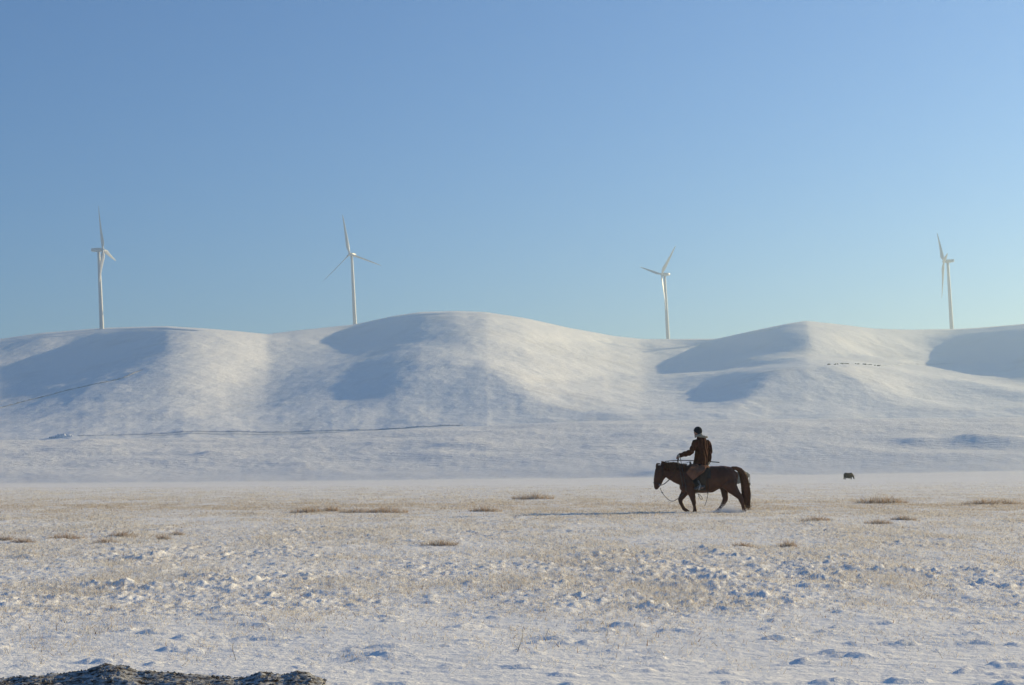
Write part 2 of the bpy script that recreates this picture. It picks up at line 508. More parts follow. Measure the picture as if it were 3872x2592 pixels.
def strands_mesh(name, strands, width):
    """flat tapering hair ribbons: each strand is a list of points"""
    V, Fc = [], []
    for st in strands:
        q = catmull(st, 4)
        base = len(V)
        tw = random.uniform(0, math.pi)
        side = Vector((math.cos(tw), math.sin(tw), 0))
        for i, p in enumerate(q):
            w = width * (1 - 0.75 * i / (len(q) - 1))
            V.append(p - side * w); V.append(p + side * w)
        for i in range(len(q) - 1):
            a = base + 2 * i
            Fc.append((a, a + 1, a + 3, a + 2))
    return np_mesh(name, np.array([tuple(v) for v in V]), np.array(Fc))

def ground_matrix(px, py, d, rotz=0.0, sink=0.0, lean=True):
    """standing place on the plain seen at picture position px (row py only guides), distance d"""
    x, y, _ = plain_point(px, py, d)
    z = float(ground_z(np.array([x]), np.array([y]))[0]) - sink
    p = G3 @ Vector((float(x), float(y), z))
    r = (G4 if lean else Matrix.Identity(4)) @ Matrix.Rotation(rotz, 4, 'Z')
    return Matrix.Translation(p) @ r

# ------------------------------------------------------------------ materials
def coat_material(name, dark, mid, belly, z_lo, z_hi, muzzle=None):
    """hair coat: mottled, paler towards the belly line"""
    m = mat(name, mid, rough=0.55, var=0.3, scale=3.0, spec=0.35, bump=0.35, bump_scale=70, color2=dark, sheen=0.35)
    return m
M_HORSE = mat('bay_coat', (0.062, 0.018, 0.008), rough=0.5, var=0.35, scale=2.6, spec=0.3, bump=0.3, bump_scale=80, color2=(0.095, 0.031, 0.013), sheen=0.3)
M_HAIR = mat('tail_hair', (0.07, 0.024, 0.011), rough=0.5, var=0.4, scale=30, spec=0.3, color2=(0.17, 0.06, 0.022))
M_HOOF = mat('hoof', (0.05, 0.045, 0.04), rough=0.6)
M_COWD = mat('dark_cow_coat', (0.020, 0.015, 0.014), rough=0.8, var=0.4, scale=5, spec=0.15, bump=0.4, bump_scale=50, color2=(0.045, 0.022, 0.016), sheen=0.1)
M_COWP = mat('grey_cow_coat', (0.12, 0.115, 0.105), rough=0.8, var=0.3, scale=4, spec=0.15, bump=0.4, bump_scale=50, color2=(0.26, 0.235, 0.19), sheen=0.2)
M_FACE = mat('pale_blaze', (0.42, 0.39, 0.34), rough=0.8)
M_HORN = mat('horn', (0.16, 0.13, 0.10), rough=0.5)
M_SKIN = mat('skin', (0.36, 0.19, 0.13), rough=0.55, var=0.1)
M_COAT = mat('rust_coat_cloth', (0.052, 0.017, 0.010), rough=0.9, var=0.3, scale=5, spec=0.1, bump=0.5, bump_scale=30, color2=(0.085, 0.030, 0.016))
M_SKIRT = mat('brown_skirt_cloth', (0.165, 0.080, 0.052), rough=0.9, var=0.2, scale=5, spec=0.1, bump=0.4, bump_scale=30)
M_HOOD = mat('cream_fleece', (0.30, 0.275, 0.22), rough=0.95, var=0.2, scale=20, spec=0.05, bump=0.6, bump_scale=90)
M_KNIT = mat('black_knit', (0.018, 0.020, 0.026), rough=0.95, var=0.3, scale=40, spec=0.1, bump=0.5, bump_scale=160)
M_TROUSER = mat('dark_trouser_cloth', (0.016, 0.018, 0.021), rough=0.9, var=0.3, scale=8, spec=0.1)
M_BOOT = mat('boot_leather', (0.035, 0.033, 0.033), rough=0.35, var=0.3, scale=9, spec=0.5, color2=(0.09, 0.09, 0.095))
M_LEATHER = mat('tack_leather', (0.035, 0.022, 0.015), rough=0.5, var=0.3, scale=12)
M_FELT = mat('saddle_felt', (0.028, 0.027, 0.028), rough=0.95, var=0.3, scale=12, color2=(0.05, 0.04, 0.035))
M_ROPE = mat('grey_rope', (0.07, 0.065, 0.06), rough=0.85, var=0.3, scale=60)
M_STEEL = mat('steel', (0.55, 0.55, 0.55), rough=0.25, var=0.1); M_STEEL.node_tree.nodes['Principled BSDF'].inputs['Metallic'].default_value = 0.9
M_POLE = mat('grey_wood', (0.09, 0.08, 0.07), rough=0.8, var=0.3, scale=20)
M_TURB = mat('turbine_white', (0.46, 0.47, 0.49), rough=0.45, var=0.05, scale=0.3, spec=0.4)

# ------------------------------------------------------------------ the horse
HP = 557.0                                   # the horse was measured at this many units per metre
def H(cx, cy, y=0.0):
    return Vector(((cx - 950) / HP, y, (1470 - cy) / HP))
D_HORSE = 39.8
HORSE_M = ground_matrix(2650.2, 1936.0, D_HORSE, 0.0, sink=0.02)
def hl(rows, y, bm, seg=12):
    """limb or trunk: rows of (cx, cy, in-plane radius units, lateral radius m)"""
    tube_bm(bm, [H(r[0], r[1], y) for r in rows], [r[3] for r in rows], [r[2] / HP for r in rows], up=(0, 1, 0), seg=seg)
bm = bmesh.new()
hl([(630, 950, 75, .11), (662, 948, 145, .165), (730, 948, 202, .20), (850, 952, 208, .235), (980, 955, 207, .26), (1100, 948, 207, .268),
    (1220, 914, 178, .258), (1320, 900, 166, .248), (1405, 903, 148, .215), (1460, 912, 108, .16)], 0, bm, 20)
hl([(760, 905, 165, .15), (660, 880, 165, .125), (565, 858, 143, .105), (480, 826, 121, .092), (410, 805, 103, .085), (350, 790, 88, .075)], 0, bm, 16)
hl([(335, 765, 70, .075), (318, 810, 80, .088), (312, 860, 86, .092), (303, 920, 84, .085), (285, 985, 70, .066), (268, 1035, 56, .056), (262, 1072, 42, .05), (262, 1088, 30, .042)], 0, bm, 16)
# jaw and cheek
ellipsoid_bm(bm, H(352, 885), (0.105, 0.085, 0.125))
# breast and buttock
ellipsoid_bm(bm, H(690, 1055), (0.13, 0.17, 0.17))
for sy in (-1, 1):
    ellipsoid_bm(bm, H(1400, 960, 0.10 * sy), (0.185, 0.125, 0.29))
    ellipsoid_bm(bm, H(770, 1000, 0.10 * sy), (0.15, 0.11, 0.25))
    tube_bm(bm, [H(335, 728, .055 * sy), H(338, 700, .068 * sy), H(346, 672, .075 * sy)], [.022, .026, .008], [.012, .014, .006], seg=8)     # ears
# near fore (straight), far fore (lifted), near hind (trailing), far hind (under the belly)
hl([(775, 1060, 92, .085), (792, 1130, 78, .075), (805, 1190, 56, .06), (820, 1250, 44, .05), (831, 1298, 39, .045), (839, 1350, 27, .034), (846, 1395, 27, .032), (852, 1425, 33, .038), (850, 1446, 31, .042), (846, 1468, 37, .05)], -.13, bm)
hl([(745, 1075, 88, .085), (716, 1145, 66, .068), (676, 1205, 52, .055), (640, 1262, 43, .047), (648, 1310, 32, .036), (670, 1362, 27, .032), (692, 1402, 33, .038), (722, 1425, 28, .036), (748, 1450, 35, .045)], .13, bm)
hl([(1385, 1000, 140, .12), (1425, 1085, 96, .10), (1487, 1158, 64, .075), (1548, 1222, 48, .055), (1578, 1285, 39, .044), (1594, 1345, 29, .034), (1606, 1400, 29, .034), (1613, 1428, 36, .042), (1612, 1448, 34, .045), (1604, 1468, 42, .052)], -.12, bm)
hl([(1325, 1010, 110, .11), (1328, 1110, 66, .085), (1334, 1185, 51, .064), (1343, 1250, 46, .052), (1318, 1312, 37, .043), (1288, 1362, 28, .034), (1258, 1402, 30, .036), (1238, 1428, 30, .04), (1222, 1450, 36, .046)], .12, bm)
# eyes and nostrils
for sy in (-1, 1):
    ellipsoid_bm(bm, H(287, 838, .082 * sy), (.022, .014, .018), seg=10)
    ellipsoid_bm(bm, H(228, 1035, .038 * sy), (.018, .016, .024), seg=10)
horse_me = fuse(bm, 'horse_body', 0.013, 5)
wobble(horse_me, 0.012, 9, 1)
horse = thing('horse', 'chestnut horse walking left with lowered head, carrying the rider', 'horse', HORSE_M)
obj('body', horse_me, M_HORSE, horse)
# tail
dock = [H(1440, 775), H(1500, 772), H(1560, 800), H(1605, 870), H(1630, 960), H(1645, 1060), H(1655, 1160), H(1660, 1250), H(1665, 1330)]
bm = bmesh.new()
tube_bm(bm, dock, [.05, .055, .06, .065, .07, .075, .072, .06, .035], [.05, .055, .075, .095, .105, .11, .11, .085, .05], seg=14)
tail_me = mesh_of(bm, 'tail')
wobble(tail_me, 0.02, 14, 3)
tail = obj('tail', tail_me, M_HAIR, horse)
rs = random.Random(5)
st = []
for k in range(620):
    off = rs.uniform(-1, 1); oy = rs.uniform(-1, 1) * math.sqrt(max(0, 1 - off * off))
    wid = [.25, .55, .8, .95, 1.0, 1.05, 1.1, 1.0, .8]
    L = rs.choice((6, 7, 8, 8, 8))
    pts = [dock[i] + Vector((off * 0.115 * wid[i], oy * 0.075 * wid[i], 0)) for i in range(L + 1)]
    end = pts[-1] + Vector((rs.uniform(-.05, .05) + .02, rs.uniform(-.03, .03), -rs.uniform(.02, .19)))
    st.append(pts + [end])
obj('tail_strands', strands_mesh('tail_strands', st, 0.007), M_HAIR, tail)
# mane and forelock
st = []
for k in range(420):
    t = rs.random()
    root = H(335 + 370 * t, 700 + 26 * t + 10 * math.sin(t * 9), rs.uniform(-.02, .02))
    side = -1 if rs.random() < 0.72 else 1
    ln = rs.uniform(.10, .24)
    lift = Vector((rs.uniform(.0, .06), side * .045, rs.uniform(.012, .05) + .03 * math.exp(-(t / .25) ** 2)))
    st.append([root + Vector((0, 0, -.03)), root + lift, root + Vector((lift.x + .02, side * rs.uniform(.09, .125), -ln * .55)), root + Vector((lift.x + rs.uniform(0, .05), side * rs.uniform(.11, .14), -ln))])
for k in range(70):
    root = H(315 + rs.uniform(-14, 16), 716, rs.uniform(-.03, .03))
    st.append([root, root + Vector((-.045, rs.uniform(-.02, .02), rs.uniform(.0, .04))), root + Vector((-.085, rs.uniform(-.04, .04), rs.uniform(-.05, .02))), root + Vector((-.09, rs.uniform(-.05, .05), -rs.uniform(.08, .16)))])
obj('mane', strands_mesh('mane', st, 0.008), M_HAIR, horse)
for (cx, cy, y, rot) in ((845, 1457, -.13, 0), (752, 1456, .13, -40), (1603, 1457, -.12, 0), (1219, 1455, .12, 25)):
    bm = bmesh.new()
    tube_bm(bm, [Vector((0.008, 0, .03)), Vector((0, 0, 0)), Vector((-.012, 0, -.028))], [.048, .054, .06], [.06, .068, .076], seg=14, round_ends=False)
    h = obj('hoof', mesh_of(bm, 'hoof'), M_HOOF, horse)
    h.location = H(cx, cy, y); h.rotation_euler = (0, math.radians(rot), 0)

# ------------------------------------------------------------------ saddle, bridle, ropes
saddle = thing('saddle', 'dark felt and leather saddle strapped on the horse, mostly under the coat', 'saddle', HORSE_M)
def body_y(cx, cy, side):
    """lateral position of the barrel's skin at a height"""
    cz = 950; rv = 207
    t = max(-1, min(1, (cy - cz) / rv))
    return side * 0.262 * math.sqrt(max(0.0, 1 - t * t))
bm = bmesh.new()
tube_bm(bm, [H(800, 722), H(850, 730), H(930, 737), H(1010, 733), (H(1050, 722))], [.11, .15, .17, .17, .13], [.03, .035, .035, .035, .03], seg=14)
obj('seat', mesh_of(bm, 'saddle_seat'), M_LEATHER, saddle)
bm = bmesh.new(); tube_bm(bm, [H(795, 735, -.10), H(788, 690, -.05), H(788, 680, 0), H(788, 690, .05), H(795, 735, .10)], [.022] * 5, seg=10)
obj('pommel', mesh_of(bm, 'pommel'), M_LEATHER, saddle)
bm = bmesh.new(); tube_bm(bm, [H(1050, 740, -.13), H(1062, 712, -.07), H(1066, 705, 0), H(1062, 712, .07), H(1050, 740, .13)], [.022] * 5, seg=10)
obj('cantle', mesh_of(bm, 'cantle'), M_LEATHER, saddle)
def side_panel(x0, x1, y0, y1, side, gap, name, taper=0.0):
    bm = bmesh.new()
    n, m_ = 12, 8
    vs = []
    for i in range(n + 1):
        cy = y0 + (y1 - y0) * i / n
        row = []
        for j in range(m_ + 1):
            f = j / m_
            a = x0 + taper * (i / n); b = x1 - taper * (i / n) * .4
            cx = a + (b - a) * f
            row.append((H(cx, cy, body_y(cx, cy, side) + side * gap), H(cx, cy, body_y(cx, cy, side) + side * (gap + .014))))
        vs.append([(bm.verts.new(p), bm.verts.new(q)) for p, q in row])
    for i in range(n):
        for j in range(m_):
            for k in (0, 1):
                bm.faces.new((vs[i][j][k], vs[i][j + 1][k], vs[i + 1][j + 1][k], vs[i + 1][j][k]))
    for i in range(n):
        for j in (0, m_):
            bm.faces.new((vs[i][j][0], vs[i + 1][j][0], vs[i + 1][j][1], vs[i][j][1]))
    for j in range(m_):
        for i in (0, n):
            bm.faces.new((vs[i][j][0], vs[i][j + 1][0], vs[i][j + 1][1], vs[i][j][1]))
    return mesh_of(bm, name)
for side in (-1, 1):
    obj('felt_pad', side_panel(780, 1085, 760, 930, side, .006, 'felt_pad'), M_FELT, saddle)
    obj('flap', side_panel(815, 1020, 765, 1120, side, .026, 'flap', 26), M_LEATHER, saddle)
# girth, straps, stirrups
def girth(cx, tilt):
    P = []
    for k in range(25):
        a = 2 * math.pi * k / 24
        P.append(H(cx + tilt * math.sin(a), 953 - 214 * math.sin(a) * -1, 0.274 * math.cos(a)))
    return P
for cx, tl, w in ((865, 6, .022), (1040, 14, .012)):
    bm = bmesh.new(); tube_bm(bm, girth(cx, tl), [w] * 25, [.004] * 25, up=(1, 0, 0), seg=8, round_ends=False)
    obj('girth_strap', mesh_of(bm, 'girth_strap'), M_LEATHER, saddle)
for side in (-1, 1):
    bm = bmesh.new()
    ang = [math.pi * 0.5 + 2 * math.pi * k / 20 for k in range(21)]
    tube_bm(bm, [H(905 + 14 * math.sin(a), 1062 - 52 * math.sin(a), side * .325 + .062 * math.cos(a)) for a in ang], [.007] * 21, seg=6, round_ends=False)
    tube_bm(bm, [H(900, 1104, side * .325 - .055), H(900, 1104, side * .325 + .055)], [.022, .022], [.006, .006], up=(1, 0, 0), seg=8)
    s_ = obj('stirrup', mesh_of(bm, 'stirrup'), M_STEEL, saddle)
    bm = bmesh.new(); tube_bm(bm, [H(905, 1012, side * .325), H(925, 900, side * .312), H(930, 790, side * .26)], [.014] * 3, [.004] * 3, up=(1, 0, 0), seg=6, round_ends=False)
    obj('stirrup_leather', mesh_of(bm, 'stirrup_leather'), M_LEATHER, s_)
obj('cord_loop', cord_mesh('cord_loop', [[H(898, 1150, -.10), H(905, 1185, -.11), H(935, 1250, -.11), H(962, 1255, -.11), H(962, 1232, -.11), H(935, 1198, -.11), H(908, 1178, -.11)]], .0085), M_ROPE, saddle)
obj('loose_strap', cord_mesh('loose_strap', [[H(1052, 1150, -.12), H(1048, 1190, -.13), H(1035, 1260, -.13), H(1016, 1315, -.13), H(1000, 1358, -.13)]], .008), M_LEATHER, saddle)

bridle = thing('bridle', 'thin dark bridle with a bright bit ring on the horse\'s head', 'bridle', HORSE_M)
def head_ring(cx, cy, r, lat, tilt):
    return [H(cx + r * math.cos(a) * math.cos(tilt), cy + r * math.cos(a) * math.sin(tilt), lat * math.sin(a)) for a in [2 * math.pi * k / 20 for k in range(21)]]
bm = bmesh.new(); tube_bm(bm, head_ring(276, 1010, 68, .066, 0.18), [.009] * 21, [.004] * 21, up=(0, 0, 1), seg=6, round_ends=False)
obj('noseband', mesh_of(bm, 'noseband'), M_LEATHER, bridle)
bm = bmesh.new(); tube_bm(bm, head_ring(322, 778, 84, .092, -0.25), [.009] * 21, [.004] * 21, up=(0, 0, 1), seg=6, round_ends=False)
obj('browband', mesh_of(bm, 'browband'), M_LEATHER, bridle)
for side in (-1, 1):
    bm = bmesh.new(); q = catmull([H(345, 712, side * .055), H(350, 790, side * .094), H(340, 900, side * .098), H(318, 980, side * .08), H(306, 1030, side * .064)], 5)
    tube_bm(bm, q, [.009] * len(q), [.004] * len(q), up=(1, 0, 0), seg=6, round_ends=False)
    obj('cheek_strap', mesh_of(bm, 'cheek_strap'), M_LEATHER, bridle)
    bm = bmesh.new()
    tube_bm(bm, [H(308 + 11 * math.cos(a), 1036 + 11 * math.sin(a), side * .072) for a in [2 * math.pi * k / 14 for k in range(15)]], [.007] * 15, seg=6, round_ends=False)
    obj('bit_ring', mesh_of(bm, 'bit_ring'), M_STEEL, bridle)
    obj('rein', cord_mesh('rein', [[H(310, 1045, side * .074), H(375, 1022, side * .085), H(440, 970, side * .10), H(500, 905, side * .12), H(545, 820, side * .11), H(575, 730, -.06 + side * .05), H(583, 640, -.10 + side * .02), H(586, 596, -.115)]], .0075), M_LEATHER, bridle)
rope = obj('lead_rope', cord_mesh('lead_rope', [[H(318, 1082, -.04), H(328, 1118, -.05), H(345, 1152, -.06), H(385, 1208, -.08), H(440, 1262, -.10), H(500, 1284, -.13), H(570, 1256, -.16), H(630, 1205, -.20), H(690, 1148, -.235), H(700, 1080, -.25), H(672, 900, -.235), H(640, 720, -.16), H(628, 625, -.12), H(606, 585, -.115)],
                                            [H(590, 586, -.115), H(592, 650, -.13), H(600, 720, -.16), H(625, 880, -.215), H(655, 1064, -.235)],
                                            [H(576, 575, -.115), H(574, 610, -.12), H(590, 655, -.125), H(600, 640, -.12), H(602, 598, -.115)]], .009), M_ROPE)
rope.matrix_world = HORSE_M
tag(rope, 'dark rope hanging in a loop from the horse\'s chin up to the rider\'s hand', 'rope')
bm = bmesh.new(); ellipsoid_bm(bm, H(346, 1153, -.06), (.02, .018, .022), seg=10)
obj('knot', mesh_of(bm, 'knot'), M_ROPE, rope)

# ------------------------------------------------------------------ the rider
rider = thing('person', 'rider in rust brown coat, cream hood and black beanie, seated on the horse', 'person', HORSE_M)
FDIR = Vector((-0.60, 0.80, 0))              # chest turned away to the left
SH = Vector((0.80, 0.60, 0))                 # towards the right shoulder
def torso(rows, bm, grow=0.0):
    tube_bm(bm, [H(r[0], r[1], r[4]) for r in rows], [r[2] + grow for r in rows], [r[3] + grow for r in rows], up=SH, seg=18)
TOR = [(945, 748, .205, .17, .0), (950, 690, .195, .16, .0), (957, 600, .178, .135, .0), (963, 500, .185, .128, .0), (963, 420, .192, .125, .0), (960, 365, .188, .115, .0), (950, 325, .15, .10, .0), (936, 300, .085, .075, .0)]
ARM_L = [(868, 365, -.115), (822, 460, -.185), (782, 528, -.225), (700, 553, -.19), (622, 575, -.135)]
ARM_R = [(1066, 372, .12), (1098, 450, .16), (1102, 520, .18), (1090, 610, .145), (1074, 680, .115)]
LEG_N = [(950, 735, -.10), (865, 800, -.27), (790, 872, -.355), (830, 950, -.345), (880, 1020, -.33), (900, 1060, -.325)]
def chain(c, bm, r, seg=12):
    tube_bm(bm, [H(*p) for p in c], r, seg=seg)
def mirror(c):
    return [(p[0], p[1], -p[2]) for p in c]
bm = bmesh.new()
torso(TOR, bm, -.014)
tube_bm(bm, [H(936, 310), H(918, 270), H(908, 235)], [.062, .058, .058], seg=12)
HEADR = Matrix.Rotation(math.atan2(0.55, -0.83), 3, 'Z')          # head's +x axis points where he looks
hc = H(903, 208)
ellipsoid_bm(bm, hc + Vector((0, 0, .02)), (.100, .080, .115), HEADR)
ellipsoid_bm(bm, hc + HEADR @ Vector((.028, 0, -.055)), (.066, .062, .078), HEADR)      # jaw
ellipsoid_bm(bm, hc + HEADR @ Vector((.100, 0, -.022)), (.017, .013, .024), HEADR, 10)  # nose
ellipsoid_bm(bm, hc + HEADR @ Vector((.083, 0, -.068)), (.014, .026, .010), HEADR, 10)  # lips
ellipsoid_bm(bm, hc + HEADR @ Vector((.078, 0, -.108)), (.020, .026, .018), HEADR, 10)  # chin
for s in (-1, 1):
    ellipsoid_bm(bm, hc + HEADR @ Vector((-.005, s * .082, -.018)), (.018, .010, .030), HEADR, 10)   # ears
    ellipsoid_bm(bm, hc + HEADR @ Vector((.078, s * .034, .006)), (.012, .016, .010), HEADR, 8)      # brow and eye
chain(ARM_L, bm, [.062, .055, .050, .044, .034]); chain(ARM_R, bm, [.062, .055, .050, .044, .034])
chain(LEG_N, bm, [.085, .078, .062, .055, .045, .04]); chain(mirror(LEG_N), bm, [.085, .078, .062, .055, .045, .04])
for s in (-1, 1):
    tube_bm(bm, [H(955, 1070, s * .325), H(900, 1078, s * .325), H(840, 1086, s * .325)], [.034, .036, .03], [.03, .034, .022], seg=10)
def hand(bm, wrist, palm_dir, curl_dir, side_dir, thumb_sign):
    w, p, c, s = Vector(wrist), Vector(palm_dir).normalized(), Vector(curl_dir).normalized(), Vector(side_dir).normalized()
    tube_bm(bm, [w, w + p * .035, w + p * .085], [.030, .040, .042], [.018, .018, .016], up=s, seg=10)
    for k, ln in enumerate((.070, .080, .075, .058)):
        b = w + p * .083 + s * (.030 - .020 * k)
        q1 = b + p * ln * .38 + c * ln * .12
        q2 = q1 + p * ln * .05 + c * ln * .38
        q3 = q2 - p * ln * .30 + c * ln * .10
        tube_bm(bm, [b, q1, q2, q3], [.0095, .009, .0085, .008], seg=8)
    b = w + p * .028 + s * .034 * thumb_sign
    q1 = b + (p * .6 + s * .6 * thumb_sign + c * .4) * .034
    q2 = q1 + (p * .5 + c * .8 - s * .3 * thumb_sign) * .034
    tube_bm(bm, [b, q1, q2], [.012, .011, .009], seg=8)
hand(bm, H(616, 577, -.13), (-.80, .15, -.45), (.25, .1, -.95), (0, -1, 0), 1)
hand(bm, H(1074, 676, .115), (-.15, -.05, -.98), (-.8, .3, .1), (.2, -.95, 0), 1)
body_me = fuse(bm, 'rider_body', 0.0075, 3)
obj('body', body_me, M_SKIN, rider)

# coat: torso and sleeves in one, then the skirt of the coat over the thigh
bm = bmesh.new()
torso(TOR, bm, .022)
tube_bm(bm, [H(p[0], p[1], p[2]) for p in ARM_L], [.088, .082, .080, .076, .062], seg=14)
tube_bm(bm, [H(p[0], p[1], p[2]) for p in ARM_R], [.088, .080, .078, .072, .060], seg=14)
coat_me = fuse(bm, 'coat', 0.011, 4)
n = len(coat_me.vertices); co = np.empty(n * 3, np.float32); coat_me.vertices.foreach_get('co', co); co = co.reshape(-1, 3)
no = np.empty(n * 3, np.float32); coat_me.vertices.foreach_get('normal', no); no = no.reshape(-1, 3)
fold = np.sin(co[:, 0] * 55 + co[:, 2] * 9 + 1.6 * np.sin(co[:, 2] * 11) + co[:, 1] * 30) * 0.008 + perlin(co[:, 0] * 12, co[:, 2] * 7, 333) * 0.018
coat_me.vertices.foreach_set('co', (co + no * fold[:, None]).ravel().astype(np.float32)); coat_me.update()
coat = obj('coat', coat_me, M_COAT, rider)
def skirt(side):
    bm = bmesh.new()
    top = [(795, 705), (850, 712), (900, 722), (950, 735), (1020, 745)]
    bot = [(690, 842), (742, 905), (795, 962), (870, 905), (965, 832)]
    n = 12; m_ = 16
    g = []
    for j in range(m_ + 1):
        f = j / m_ * (len(top) - 1); i0 = min(int(f), len(top) - 2); u = f - i0
        t_ = Vector(top[i0]).lerp(Vector(top[i0 + 1]), u); b_ = Vector(bot[i0]).lerp(Vector(bot[i0 + 1]), u)
        col = []
        for i in range(n + 1):
            s = i / n
            p = t_.lerp(b_, s)
            y = .225 + .25 * math.sin(min(1, s * 1.8) * math.pi / 2) + .012 * math.sin(j * 1.3 + s * 2) * s - .05 * max(0, s - .7)
            col.append((bm.verts.new(H(p.x, p.y, side * y)), bm.verts.new(H(p.x, p.y, side * (y - .016)))))
        g.append(col)
    for j in range(m_):
        for i in range(n):
            for k in (0, 1):
                bm.faces.new((g[j][i][k], g[j + 1][i][k], g[j + 1][i + 1][k], g[j][i + 1][k]))
    for j in range(m_):
        for i in (0, n):
            bm.faces.new((g[j][i][0], g[j + 1][i][0], g[j + 1][i][1], g[j][i][1]))
    for i in range(n):
        for j in (0, m_):
            bm.faces.new((g[j][i][0], g[j][i + 1][0], g[j][i + 1][1], g[j][i][1]))
    return mesh_of(bm, 'coat_skirt')
for side in (-1, 1):
    obj('coat_skirt', skirt(side), M_SKIRT, coat)
bm = bmesh.new()
tube_bm(bm, [H(870, 735, -.26), H(830, 745, -.17), H(810, 742, -.05), H(810, 742, .05), H(830, 745, .17), H(870, 735, .26)], [.05] * 6, [.055] * 6, up=(0, 0, 1), seg=10)
tube_bm(bm, [H(940, 745, -.24), H(1010, 752, -.20), H(1045, 748, -.09), H(1050, 746, 0), H(1045, 748, .09), H(1000, 748, .2)], [.04] * 6, [.055] * 6, up=(0, 0, 1), seg=10)
obj('coat_hem', mesh_of(bm, 'coat_hem'), M_SKIRT, coat)
for (p, d) in (((612, 579, -.13), (-1, .2, -.35)), ((1073, 690, .115), (-.15, 0, -1))):
    bm = bmesh.new(); d = Vector(d).normalized()
    tube_bm(bm, [H(*p) - d * .03, H(*p) + d * .015], [.058, .056], seg=14)
    obj('cuff', mesh_of(bm, 'cuff'), M_HOOD, coat)
# hood lying round the neck
bm = bmesh.new()
tube_bm(bm, catmull([H(878, 290, .06), H(868, 284, -.04), H(898, 272, -.10), H(950, 272, -.135), H(1010, 288, -.135), H(1052, 292, -.06), H(1050, 282, .04), H(1000, 272, .10)], 4), [.014 + .021 * math.sin(math.pi * min(1, k / 22)) for k in range(29)], up=(0, 0, 1), seg=12)
ellipsoid_bm(bm, H(990, 287, -.06), (.095, .075, .028))
tube_bm(bm, [H(945, 285, -.04), H(940, 255, -.035), H(932, 232, -.02)], [.074, .068, .06], [.068, .064, .058], seg=14)
hood_me = fuse(bm, 'hood', 0.009, 4); wobble(hood_me, .012, 22, 8)
obj('hood', hood_me, M_HOOD, rider)
# beanie
bm = bmesh.new()
ellipsoid_bm(bm, hc + Vector((0, 0, .022)) + HEADR @ Vector((-.012, 0, 0)), (.122, .112, .128), HEADR, 24)
bmesh.ops.bisect_plane(bm, geom=bm.verts[:] + bm.edges[:] + bm.faces[:], plane_co=hc + HEADR @ Vector((.03, 0, -.012)), plane_no=HEADR @ Vector((.55, 0, -1)), clear_outer=True)
beanie = obj('beanie', mesh_of(bm, 'beanie'), M_KNIT, rider)
so = beanie.modifiers.new('thick', 'SOLIDIFY'); so.thickness = 0.012; so.offset = -1
# trousers, boots
bm = bmesh.new()
chain(LEG_N[:-1], bm, [.088, .09, .085, .078, .068]); chain(mirror(LEG_N)[:-1], bm, [.088, .09, .085, .078, .068])
tube_bm(bm, [H(950, 752, -.11), H(952, 745, 0), H(950, 752, .11)], [.095] * 3, seg=12)
tr_me = fuse(bm, 'trousers', 0.012, 4); wobble(tr_me, .015, 16, 12)
obj('trousers', tr_me, M_TROUSER, rider)
for side in (-1, 1):
    bm = bmesh.new()
    tube_bm(bm, [H(868, 985, side * .338), H(900, 1040, side * .328), H(915, 1075, side * .325)], [.066, .058, .05], seg=12)
    tube_bm(bm, [H(978, 1052, side * .325), H(930, 1064, side * .325), H(880, 1078, side * .325), H(835, 1088, side * .325)], [.036, .044, .046, .038], [.036, .046, .040, .028], seg=12)
    obj('boot', fuse(bm, 'boot', 0.009, 3), M_BOOT, rider)

# herding pole across his lap
bm = bmesh.new(); q = catmull([H(398, 666, .02), H(500, 657, .045), (H(640, 652, .075)), H(850, 656, .15), H(1060, 668, .185), H(1255, 683, .20)], 5)
tube_bm(bm, q, [.010 + .004 * i / len(q) for i in range(len(q))], seg=8)
pole = obj('herding_pole', mesh_of(bm, 'herding_pole'), M_POLE)
pole.matrix_world = HORSE_M
tag(pole, 'long thin wooden pole held level across the rider\'s lap', 'pole')
obj('pole_cord', cord_mesh('pole_cord', [[H(430, 664, .03), H(480, 688, .035), H(560, 699, .05), H(650, 703, .07), H(730, 694, .10), H(800, 668, .14)]], .006), M_ROPE, pole)

